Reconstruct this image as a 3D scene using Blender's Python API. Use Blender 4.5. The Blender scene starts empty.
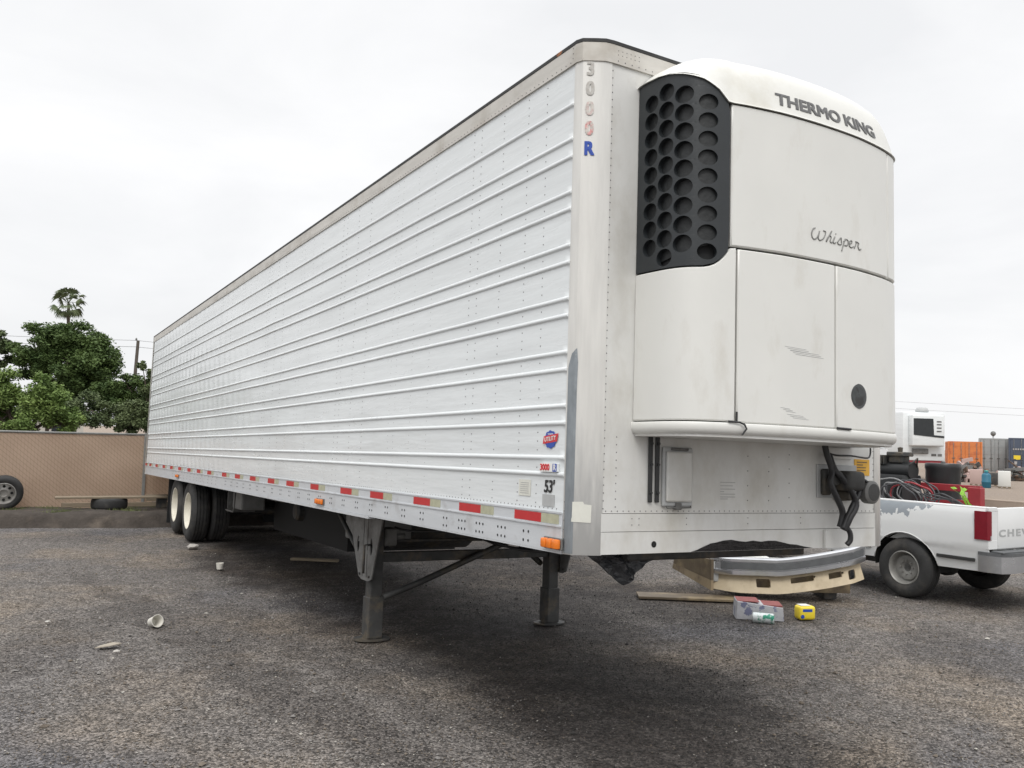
import bpy, bmesh, math, random
from mathutils import Vector, Matrix
random.seed(7)
S = bpy.context.scene
COL = S.collection
rad = math.radians

# ------------------------------------------------------------------ camera
cd = bpy.data.cameras.new('camera')
cam = bpy.data.objects.new('camera', cd); COL.objects.link(cam)
cd.lens = 30.795; cd.sensor_width = 36; cd.sensor_fit = 'HORIZONTAL'
cd.clip_start = 0.1; cd.clip_end = 5000
cr = Vector((0.863633, -0.503286, 0.028993)); cu = Vector((-0.054832, -0.036609, 0.997824)); cf = Vector((0.501130, 0.863344, 0.059213))
m = Matrix.Identity(4)
for i in range(3):
    m[i][0] = cr[i]; m[i][1] = cu[i]; m[i][2] = -cf[i]
m[0][3], m[1][3], m[2][3] = -2.68118, -3.89070, 1.89494
cam.matrix_world = m
S.camera = cam

# ------------------------------------------------------------------ world, sun, exposure
SUN_EL, SUN_AZ = 52, 215        # azimuth of the sun, clockwise from +Y
W = bpy.data.worlds.new('World'); S.world = W; W.use_nodes = True
nt = W.node_tree; N = nt.nodes; L = nt.links
for n in list(N): N.remove(n)
wo = N.new('ShaderNodeOutputWorld'); bg = N.new('ShaderNodeBackground'); bg.inputs[1].default_value = 0.1
sky = N.new('ShaderNodeTexSky'); sky.sky_type = 'NISHITA'; sky.sun_disc = False
sky.sun_elevation = rad(SUN_EL); sky.sun_rotation = rad(SUN_AZ); sky.altitude = 100; sky.dust_density = 4
tc = N.new('ShaderNodeTexCoord')
sep = N.new('ShaderNodeSeparateXYZ'); L.new(tc.outputs['Generated'], sep.inputs[0])
mp = N.new('ShaderNodeMapping'); mp.inputs['Scale'].default_value = (1, 1, 2.6); L.new(tc.outputs['Generated'], mp.inputs[0])
cn = N.new('ShaderNodeTexNoise'); cn.inputs['Scale'].default_value = 2.3; cn.inputs['Detail'].default_value = 6; cn.inputs['Roughness'].default_value = .52; cn.inputs['Distortion'].default_value = .35
L.new(mp.outputs[0], cn.inputs['Vector'])
ramp = N.new('ShaderNodeValToRGB')
ramp.color_ramp.elements[0].position = .36; ramp.color_ramp.elements[0].color = (8.85, 8.92, 9.05, 1)
ramp.color_ramp.elements[1].position = .62; ramp.color_ramp.elements[1].color = (10.1, 10.1, 10.15, 1)
L.new(cn.outputs[0], ramp.inputs[0])
# an overcast sky is brighter towards the zenith
mr = N.new('ShaderNodeMapRange'); mr.inputs[1].default_value = .45; mr.inputs[2].default_value = 1.0; mr.inputs[3].default_value = 1.0; mr.inputs[4].default_value = 2.3
L.new(sep.outputs[2], mr.inputs[0])
vm = N.new('ShaderNodeVectorMath'); vm.operation = 'SCALE'; L.new(ramp.outputs[0], vm.inputs[0]); L.new(mr.outputs[0], vm.inputs['Scale'])
mx = N.new('ShaderNodeMix'); mx.data_type = 'RGBA'; mx.inputs[0].default_value = .94
L.new(sky.outputs[0], mx.inputs[6]); L.new(vm.outputs[0], mx.inputs[7])
L.new(mx.outputs[2], bg.inputs[0]); L.new(bg.outputs[0], wo.inputs[0])
sd = bpy.data.lights.new('sun', 'SUN'); sd.energy = 1.3; sd.angle = rad(22); sd.color = (1, .97, .92)
so = bpy.data.objects.new('sun', sd); COL.objects.link(so)
so.rotation_euler = (rad(90 - SUN_EL), 0, rad(180 - SUN_AZ)); so.location = (0, 0, 30)
S.view_settings.view_transform = 'Standard'; S.view_settings.look = 'None'
S.view_settings.exposure = 0.06; S.view_settings.gamma = 1; S.view_settings.use_curve_mapping = False

# ------------------------------------------------------------------ materials
def mat(name, col, rough=.6, metal=0., var=0., vscale=3., bump=0., bscale=40., col2=None, c2scale=1.5, c2lo=.5, c2hi=.62, spec=.5, coord='Object', stretch=(1, 1, 1), c2stretch=(1, 1, 1), emit=0, bdist=.01, detail=6):
    M_ = bpy.data.materials.new(name); M_.use_nodes = True
    t = M_.node_tree; n = t.nodes; l = t.links; b = n['Principled BSDF']
    b.inputs['Roughness'].default_value = rough; b.inputs['Metallic'].default_value = metal
    b.inputs['Specular IOR Level'].default_value = spec
    b.inputs['Base Color'].default_value = (*col, 1)
    tc = n.new('ShaderNodeTexCoord')
    def mapped(st):
        mp = n.new('ShaderNodeMapping'); mp.inputs['Scale'].default_value = st; l.new(tc.outputs[coord], mp.inputs[0]); return mp.outputs[0]
    out = None
    if var or col2:
        rgb = n.new('ShaderNodeRGB'); rgb.outputs[0].default_value = (*col, 1); out = rgb.outputs[0]
    if col2:
        z = n.new('ShaderNodeTexNoise'); z.inputs['Scale'].default_value = c2scale; z.inputs['Detail'].default_value = detail; z.inputs['Roughness'].default_value = .65
        l.new(mapped(c2stretch), z.inputs['Vector'])
        r = n.new('ShaderNodeMapRange'); r.inputs[1].default_value = c2lo; r.inputs[2].default_value = c2hi; l.new(z.outputs[0], r.inputs[0])
        mm = n.new('ShaderNodeMix'); mm.data_type = 'RGBA'; l.new(r.outputs[0], mm.inputs[0]); l.new(out, mm.inputs[6]); mm.inputs[7].default_value = (*col2, 1); out = mm.outputs[2]
    if var:
        z = n.new('ShaderNodeTexNoise'); z.inputs['Scale'].default_value = vscale; z.inputs['Detail'].default_value = 7; z.inputs['Roughness'].default_value = .6
        l.new(mapped(stretch), z.inputs['Vector'])
        r = n.new('ShaderNodeMapRange'); r.inputs[1].default_value = .25; r.inputs[2].default_value = .75; r.inputs[3].default_value = 1 - var; r.inputs[4].default_value = 1 + var; l.new(z.outputs[0], r.inputs[0])
        v = n.new('ShaderNodeVectorMath'); v.operation = 'SCALE'; l.new(out, v.inputs[0]); l.new(r.outputs[0], v.inputs['Scale']); out = v.outputs[0]
        rr = n.new('ShaderNodeMapRange'); rr.inputs[3].default_value = min(1, rough * 1.2); rr.inputs[4].default_value = rough * .85; l.new(z.outputs[0], rr.inputs[0]); l.new(rr.outputs[0], b.inputs['Roughness'])
    if out: l.new(out, b.inputs['Base Color'])
    if bump:
        z = n.new('ShaderNodeTexNoise'); z.inputs['Scale'].default_value = bscale; z.inputs['Detail'].default_value = 5
        l.new(mapped(stretch), z.inputs['Vector'])
        bp = n.new('ShaderNodeBump'); bp.inputs['Strength'].default_value = bump; bp.inputs['Distance'].default_value = bdist; l.new(z.outputs[0], bp.inputs['Height']); l.new(bp.outputs[0], b.inputs['Normal'])
    if emit:
        b.inputs['Emission Color'].default_value = (*col, 1); b.inputs['Emission Strength'].default_value = emit
    return M_

MT = dict(
 panel=mat('white_aluminium', (.72, .75, .76), .27, .0, var=.05, vscale=1.2, stretch=(1, .35, 3), bump=.35, bscale=1.6, bdist=.03, col2=(.55, .57, .58), c2scale=1.1, c2lo=.60, c2hi=.85, c2stretch=(1, .5, 4)),
 rail=mat('weathered_rail', (.56, .54, .50), .5, .1, var=.12, vscale=4, stretch=(1, .5, 4), col2=(.42, .39, .34), c2scale=3, c2lo=.5, c2hi=.75),
 botrail=mat('bottom_rail_aluminium', (.60, .625, .65), .42, .15, var=.08, vscale=3, stretch=(1, .6, 4), col2=(.42, .42, .42), c2scale=4, c2lo=.56, c2hi=.8),
 front=mat('front_white_skin', (.66, .66, .64), .45, .0, var=.07, vscale=2.5, col2=(.47, .45, .40), c2scale=2.4, c2lo=.47, c2hi=.78, c2stretch=(1, 1, .6)),
 steel=mat('brushed_steel', (.58, .565, .53), .33, .55, var=.14, vscale=3, stretch=(6, 6, .7), col2=(.44, .41, .36), c2scale=4, c2lo=.5, c2hi=.8),
 steelwear=mat('bare_worn_steel', (.27, .295, .315), .34, .6, var=.2, vscale=7, stretch=(3, 3, 1)),
 rubbersheet=mat('roof_edge_sealant', (.03, .03, .03), .7, var=.4, vscale=9, col2=(.33, .13, .05), c2scale=3.2, c2lo=.62, c2hi=.66),
 rivet=mat('rivet_metal', (.20, .20, .20), .5, .5),
 hole=mat('dark_hole', (.012, .012, .012), .9),
 grp=mat('reefer_white_plastic', (.70, .70, .67), .36, var=.035, vscale=2, col2=(.58, .56, .51), c2scale=5, c2lo=.56, c2hi=.9, c2stretch=(1.2, 1.2, .5), bump=.03, bscale=3),
 cap=mat('reefer_cap_white', (.70, .70, .665), .38, var=.04, vscale=2, col2=(.56, .54, .47), c2scale=2.5, c2lo=.5, c2hi=.8),
 grille=mat('grille_plastic', (.020, .024, .027), .42, var=.15, vscale=5),
 dark=mat('dark_interior', (.010, .011, .012), .8),
 darkmetal=mat('dirty_dark_steel', (.055, .055, .054), .6, .2, var=.35, vscale=7, col2=(.10, .085, .065), c2scale=5, bump=.2, bscale=30),
 greysteel=mat('painted_grey_steel', (.17, .17, .165), .6, .1, var=.25, vscale=7, col2=(.08, .075, .07), c2scale=5, c2lo=.45, c2hi=.7, bump=.15, bscale=30),
 rubber=mat('tyre_rubber', (.028, .028, .028), .75, var=.3, vscale=6, col2=(.075, .068, .06), c2scale=4, c2lo=.5, c2hi=.75, bump=.2, bscale=50),
 rimw=mat('cream_rim', (.66, .63, .54), .5, var=.12, vscale=8, col2=(.38, .30, .2), c2scale=9, c2lo=.6, c2hi=.8),
 red=mat('red_reflective_tape', (.50, .025, .03), .35, var=.1, vscale=12),
 tapew=mat('faded_white_tape', (.42, .42, .30), .5, var=.15, vscale=20),
 amber=mat('amber_lens', (.80, .20, .02), .2, var=.1, vscale=20),
 decalblue=mat('decal_blue', (.02, .07, .38), .4), decalred=mat('decal_red', (.60, .03, .04), .4),
 decalredfaded=mat('faded_red_letter', (.62, .30, .29), .5, var=.3, vscale=60, col2=(.56, .52, .48), c2scale=50, c2lo=.45, c2hi=.55),
 decalghost=mat('peeled_letter', (.50, .49, .46), .5, var=.1, vscale=60, col2=(.42, .40, .37), c2scale=60, c2lo=.45, c2hi=.55),
 decalghost2=mat('peeled_pinkish_letter', (.56, .44, .42), .5, var=.15, vscale=60, col2=(.58, .55, .51), c2scale=50, c2lo=.42, c2hi=.5),
 decalwhite=mat('decal_white', (.78, .78, .76), .4),
 black=mat('black_print', (.02, .02, .022), .4), greyprint=mat('grey_print', (.12, .12, .12), .4), lightprint=mat('light_grey_print', (.22, .22, .21), .4),
 faint=mat('faint_grey_print', (.40, .40, .39), .6),
 paper=mat('weathered_paper', (.66, .66, .60), .8, var=.06, vscale=20), greystick=mat('grey_sticker', (.42, .43, .43), .5, var=.1, vscale=20),
 yellowst=mat('amber_warning_sticker', (.72, .40, .05), .5, var=.08, vscale=12),
 blackplastic=mat('black_plastic', (.02, .021, .022), .4, var=.2, vscale=6),
 hose=mat('black_rubber_hose', (.025, .025, .027), .45, var=.3, vscale=8),
 tarp=mat('black_plastic_sheet', (.045, .047, .052), .30, var=.4, vscale=3, bump=.9, bscale=9, bdist=.05),
 chrome=mat('dull_chrome', (.55, .56, .58), .28, .85, var=.15, vscale=5, bump=.05, bscale=10),
 greybump=mat('grey_bumper_strip', (.10, .105, .11), .5, var=.2, vscale=8),
 beige=mat('beige_plastic', (.50, .415, .285), .55, var=.14, vscale=4, col2=(.30, .23, .14), c2scale=3, c2lo=.52, c2hi=.8),
 brownp=mat('brown_plastic', (.13, .10, .065), .6, var=.2, vscale=4, col2=(.22, .17, .10), c2scale=3),
 wood=mat('weathered_wood', (.21, .17, .12), .85, var=.25, vscale=9, stretch=(.5, 6, 6), bump=.4, bscale=14),
 truck=mat('truck_white_paint', (.72, .73, .73), .28, var=.04, vscale=2, col2=(.50, .49, .46), c2scale=5, c2lo=.66, c2hi=.85),
 trim=mat('black_trim', (.03, .03, .03), .6, var=.2), glass=mat('dark_window_glass', (.03, .035, .04), .08),
 taillight=mat('red_tail_lens', (.20, .012, .022), .22, var=.12, vscale=14),
 redpaint=mat('red_steel_paint', (.27, .025, .032), .45, var=.15, vscale=6, col2=(.2, .03, .03), c2scale=6, c2lo=.55, c2hi=.7),
 green=mat('lime_strap', (.35, .62, .08), .6, var=.15, vscale=15),
 cable=mat('grey_black_cable', (.06, .06, .065), .5, var=.3, vscale=9), cablelt=mat('grey_cable', (.25, .25, .25), .5, var=.2),
 tan=mat('tan_slat', (.36, .255, .175), .75, var=.10, vscale=3),
 postgrey=mat('galvanised_post', (.28, .28, .27), .5, .4, var=.2, vscale=8),
 pole=mat('pole_wood', (.10, .085, .07), .9, var=.2), wire=mat('wire_grey', (.42, .43, .44), .7),
 contor=mat('orange_container_paint', (.62, .20, .06), .6, var=.15, vscale=.8, col2=(.40, .11, .05), c2scale=.8),
 contgr=mat('grey_container_paint', (.33, .35, .35), .6, var=.12, vscale=.8),
 contbl=mat('navy_container_paint', (.07, .09, .13), .6, var=.15, vscale=.8),
 rust=mat('rusty_scrap', (.13, .085, .06), .9, var=.4, vscale=2, col2=(.05, .045, .045), c2scale=2.5),
 bluebar=mat('blue_plastic', (.02, .13, .20), .5), tote=mat('white_plastic_tote', (.66, .66, .63), .5),
 pink=mat('pinkish_board', (.45, .33, .30), .8), yellow=mat('yellow_plastic', (.80, .62, .04), .35, var=.06, vscale=30),
 cup=mat('white_foam_cup', (.66, .64, .58), .7), card=mat('flattened_card', (.34, .30, .245), .9, var=.1, vscale=30),
 boxred=mat('faded_red_carton', (.24, .07, .065), .7, var=.2, vscale=20), boxside=mat('printed_carton_side', (.44, .44, .46), .7, var=.1, vscale=25, col2=(.16, .17, .26), c2scale=11, c2lo=.56, c2hi=.60),
 teal=mat('teal_plastic', (.05, .38, .33), .5), roofpale=mat('pale_house_wall', (.50, .47, .42), .8), stonew=mat('pale_stone', (.42, .40, .37), .9, var=.2, vscale=20),
 boxgrey=mat('grey_box_steel', (.20, .20, .195), .6, var=.2, vscale=7),
)
MT['dustytan'] = mat('dusty_tan_liner', (.30, .24, .19), .8, var=.15)
# the primer patch on the pickup is paint with a ragged edge of its own
def primer_mat():
    M_ = bpy.data.materials.new('white_paint_with_grey_primer'); M_.use_nodes = True
    t = M_.node_tree; n = t.nodes; l = t.links; b = n['Principled BSDF']; b.inputs['Roughness'].default_value = .32
    tc = n.new('ShaderNodeTexCoord'); z = n.new('ShaderNodeTexNoise'); z.inputs['Scale'].default_value = 7; z.inputs['Detail'].default_value = 5; z.inputs['Roughness'].default_value = .6; l.new(tc.outputs['Object'], z.inputs[0])
    s = n.new('ShaderNodeSeparateXYZ'); l.new(tc.outputs['Object'], s.inputs[0])
    def mth(op, a, bb):
        q = n.new('ShaderNodeMath'); q.operation = op
        for i, v in enumerate((a, bb)):
            if isinstance(v, (int, float)): q.inputs[i].default_value = v
            else: l.new(v, q.inputs[i])
        return q.outputs[0]
    # mask grows towards the front top of the bed side
    a = mth('MULTIPLY', mth('ADD', s.outputs[1], -.12), 1.0)
    c = mth('MULTIPLY', mth('ADD', s.outputs[2], -1.08), 3.2)
    e = mth('ADD', mth('MINIMUM', a, .5), mth('MINIMUM', c, .35))
    e = mth('ADD', e, mth('MULTIPLY', mth('ADD', z.outputs[0], -.5), 2.0))
    e = mth('GREATER_THAN', e, -.06)
    mm = n.new('ShaderNodeMix'); mm.data_type = 'RGBA'; l.new(e, mm.inputs[0]); mm.inputs[6].default_value = (.72, .73, .73, 1); mm.inputs[7].default_value = (.30, .33, .36, 1)
    l.new(mm.outputs[2], b.inputs['Base Color']); return M_
MT['bedside'] = primer_mat()

def leafmat(name, c1, c2):
    M_ = bpy.data.materials.new(name); M_.use_nodes = True
    t = M_.node_tree; n = t.nodes; l = t.links; b = n['Principled BSDF']; b.inputs['Roughness'].default_value = .65; b.inputs['Specular IOR Level'].default_value = .25
    tc = n.new('ShaderNodeTexCoord'); z = n.new('ShaderNodeTexNoise'); z.inputs['Scale'].default_value = 1.4; z.inputs['Detail'].default_value = 5; l.new(tc.outputs['Object'], z.inputs[0])
    r = n.new('ShaderNodeValToRGB'); r.color_ramp.elements[0].position = .35; r.color_ramp.elements[0].color = (*c1, 1); r.color_ramp.elements[1].position = .68; r.color_ramp.elements[1].color = (*c2, 1)
    l.new(z.outputs[0], r.inputs[0]); l.new(r.outputs[0], b.inputs['Base Color'])
    return M_
MT['leafdark'] = leafmat('dark_foliage', (.050, .085, .026), (.115, .170, .052))
MT['leaflight'] = leafmat('light_foliage', (.10, .16, .042), (.22, .30, .088))
MT['leafgrey'] = leafmat('grey_green_foliage', (.060, .088, .038), (.14, .175, .078))
MT['leafpalm'] = leafmat('palm_foliage', (.055, .080, .034), (.13, .155, .075))
MT['bark'] = mat('bark', (.085, .065, .05), .9, var=.3, vscale=6)
MT['grass'] = leafmat('weeds', (.09, .12, .04), (.2, .22, .1))

# ------------------------------------------------------------------ object helpers
def tag(o, label=None, cat=None, group=None, kind=None):
    if label: o['label'] = label
    if cat: o['category'] = cat
    if group: o['group'] = group
    if kind: o['kind'] = kind
    return o
def empty(name, loc=(0, 0, 0), rz=0, label=None, cat=None, group=None):
    o = bpy.data.objects.new(name, None); COL.objects.link(o); o.location = loc; o.rotation_euler = (0, 0, rz); o.empty_display_size = .2
    return tag(o, label, cat, group)
def build(name, bm, mats, parent=None, off=None, smooth=None, label=None):
    if not isinstance(mats, (list, tuple)): mats = [mats]
    me = bpy.data.meshes.new(name)
    if isinstance(bm, tuple):
        me.from_pydata(bm[0], [], bm[1])
        if len(bm) > 2:
            me.polygons.foreach_set('material_index', bm[2])
    else:
        bmesh.ops.recalc_face_normals(bm, faces=bm.faces)
        bm.to_mesh(me); bm.free()
    for q in mats: me.materials.append(MT[q] if isinstance(q, str) else q)
    if smooth is not None:
        if smooth >= 180:
            me.polygons.foreach_set('use_smooth', [True] * len(me.polygons))
        elif smooth > 0:
            me.polygons.foreach_set('use_smooth', [True] * len(me.polygons))
            try: me.set_sharp_from_angle(angle=rad(smooth))
            except Exception: pass
    me.update()
    o = bpy.data.objects.new(name, me); COL.objects.link(o)
    if parent: o.parent = parent
    if off is not None: o.location = off
    if label: o['label'] = label
    return o
def BM(): return bmesh.new()
def box(bm, lo, hi, bev=0, mi=0, mtx=None, seg=1):
    vs = [bm.verts.new((x, y, z)) for x in (lo[0], hi[0]) for y in (lo[1], hi[1]) for z in (lo[2], hi[2])]
    F = [(0, 1, 3, 2), (4, 6, 7, 5), (0, 4, 5, 1), (2, 3, 7, 6), (0, 2, 6, 4), (1, 5, 7, 3)]
    fs = [bm.faces.new([vs[i] for i in f]) for f in F]
    for f in fs: f.material_index = mi
    if bev:
        es = list({e for f in fs for e in f.edges})
        r = bmesh.ops.bevel(bm, geom=es, offset=bev, segments=seg, affect='EDGES', profile=.5)
        vs = list({v for f in r['faces'] for v in f.verts} | {v for v in vs if v.is_valid})
        for f in r['faces']: f.material_index = mi
    if mtx is not None: bmesh.ops.transform(bm, matrix=mtx, verts=vs)
    return vs
def tube(bm, pts, r, n=8, mi=0, caps=True, closed=False):
    pts = [Vector(p) for p in pts]; rings = []
    rr = r if isinstance(r, (list, tuple)) else [r] * len(pts)
    up = None
    for i, p in enumerate(pts):
        if closed: d = pts[(i + 1) % len(pts)] - pts[i - 1]
        else: d = pts[min(i + 1, len(pts) - 1)] - pts[max(i - 1, 0)]
        d.normalize()
        if up is None:
            up = Vector((0, 0, 1)) if abs(d.z) < .9 else Vector((1, 0, 0))
        a = d.cross(up)
        if a.length < 1e-5: a = d.cross(Vector((.3, 1, .2)))
        a.normalize(); b = a.cross(d).normalized(); up = b
        rings.append([bm.verts.new(p + (a * math.cos(t) + b * math.sin(t)) * rr[i]) for t in [2 * math.pi * k / n for k in range(n)]])
    R = list(zip(rings, rings[1:])) + ([(rings[-1], rings[0])] if closed else [])
    for A, B in R:
        for k in range(n):
            f = bm.faces.new((A[k], A[(k + 1) % n], B[(k + 1) % n], B[k])); f.material_index = mi; f.smooth = True
    if caps and not closed:
        for g in (rings[0], rings[-1]):
            f = bm.faces.new(g); f.material_index = mi
def lathe(bm, prof, c, axis='X', n=32, mi=0, closed=False, caps=True):
    # prof: list of (along, radius); axis X, Y or Z
    rings = []
    for a, r in prof:
        ring = []
        for k in range(n):
            t = 2 * math.pi * k / n; u, v = r * math.cos(t), r * math.sin(t)
            p = {'X': (a, u, v), 'Y': (u, a, v), 'Z': (u, v, a)}[axis]
            ring.append(bm.verts.new((c[0] + p[0], c[1] + p[1], c[2] + p[2])))
        rings.append(ring)
    R = list(zip(rings, rings[1:])) + ([(rings[-1], rings[0])] if closed else [])
    for A, B in R:
        for k in range(n):
            f = bm.faces.new((A[k], A[(k + 1) % n], B[(k + 1) % n], B[k])); f.material_index = mi; f.smooth = True
    if not closed:
        for g, p in ((rings[0], prof[0]), (rings[-1], prof[-1])):
            if p[1] > 1e-4 and caps: f = bm.faces.new(g); f.material_index = mi
def prism(bm, pts, fn, d0, d1, mi=0):
    A = [bm.verts.new(fn(u, v, d0)) for u, v in pts]; B = [bm.verts.new(fn(u, v, d1)) for u, v in pts]
    n = len(pts)
    for i in range(n):
        f = bm.faces.new((A[i], A[(i + 1) % n], B[(i + 1) % n], B[i])); f.material_index = mi
    f = bm.faces.new(A[::-1]); f.material_index = mi
    f = bm.faces.new(B); f.material_index = mi
def fill2d(outline, holes=(), maxe=.06, thick=0.):
    """flat sheet with real holes as a bmesh in (u, v, 0), edges cut down to maxe; optional thickness along +z"""
    cu_ = bpy.data.curves.new('tmp', 'CURVE'); cu_.dimensions = '2D'; cu_.fill_mode = 'BOTH'
    for pl in [outline] + list(holes):
        sp = cu_.splines.new('POLY'); sp.points.add(len(pl) - 1)
        for i, (x, y) in enumerate(pl): sp.points[i].co = (x, y, 0, 1)
        sp.use_cyclic_u = True
    o = bpy.data.objects.new('tmp', cu_); COL.objects.link(o)
    dg = bpy.context.evaluated_depsgraph_get(); me = bpy.data.meshes.new_from_object(o.evaluated_get(dg))
    COL.objects.unlink(o); bpy.data.objects.remove(o); bpy.data.curves.remove(cu_)
    bm = BM(); bm.from_mesh(me); bpy.data.meshes.remove(me)
    bmesh.ops.remove_doubles(bm, verts=bm.verts, dist=1e-5)
    for _ in range(6):
        es = [e for e in bm.edges if e.calc_length() > maxe]
        if not es: break
        bmesh.ops.subdivide_edges(bm, edges=es, cuts=1)
        bmesh.ops.triangulate(bm, faces=[f for f in bm.faces if len(f.verts) > 3])
    if thick:
        r = bmesh.ops.extrude_face_region(bm, geom=list(bm.faces))
        for v in r['geom']:
            if isinstance(v, bmesh.types.BMVert): v.co.z += thick
    return bm
def warp(bm, fn):
    for v in bm.verts: v.co = fn(*v.co)
    return bm
def text(body, size, fn, depth=.0015, bold=0., fat=0., shear=0., width=1., align='CENTER', spacing=1., fit=None):
    c = bpy.data.curves.new('t', 'FONT'); c.body = body; c.size = size; c.align_x = align; c.align_y = 'CENTER'
    c.offset = bold; c.shear = shear; c.resolution_u = 3; c.space_character = spacing
    o = bpy.data.objects.new('t', c); COL.objects.link(o)
    dg = bpy.context.evaluated_depsgraph_get(); me = bpy.data.meshes.new_from_object(o.evaluated_get(dg))
    COL.objects.unlink(o); bpy.data.objects.remove(o); bpy.data.curves.remove(c)
    bm = BM(); bm.from_mesh(me); bpy.data.meshes.remove(me)
    if fit:
        a = min(v.co.x for v in bm.verts); b = max(v.co.x for v in bm.verts)
        for v in bm.verts: v.co.x = (fit[0] + (v.co.x - a) / (b - a) * (fit[1] - fit[0])) / width
    r = bmesh.ops.extrude_face_region(bm, geom=list(bm.faces))
    for v in r['geom']:
        if isinstance(v, bmesh.types.BMVert): v.co.z += 1
    if fat:
        src = bm; out = BM(); k = 0
        for sx in (-1, -.33, .33, 1):
            for sy in (-.5, .5):
                vm_ = {v: out.verts.new(fn(v.co.x * width + sx * fat, v.co.y + sy * fat, v.co.z * depth + (k * .00025 if v.co.z > .5 else 0))) for v in src.verts}
                for f in src.faces: out.faces.new([vm_[v] for v in f.verts])
                k += 1
        src.free(); return out
    for v in bm.verts: v.co = fn(v.co.x * width, v.co.y, v.co.z * depth)
    return bm
def circ(cx, cy, rx, ry=None, n=20): return [(cx + rx * math.cos(2 * math.pi * k / n), cy + (ry or rx) * math.sin(2 * math.pi * k / n)) for k in range(n)]
def rrect(x0, y0, x1, y1, r, n=5):
    out = []
    for cx, cy, a in ((x1 - r, y1 - r, 0), (x0 + r, y1 - r, 90), (x0 + r, y0 + r, 180), (x1 - r, y0 + r, 270)):
        for k in range(n + 1):
            t = rad(a + 90 * k / n); out.append((cx + r * math.cos(t), cy + r * math.sin(t)))
    return out

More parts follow.
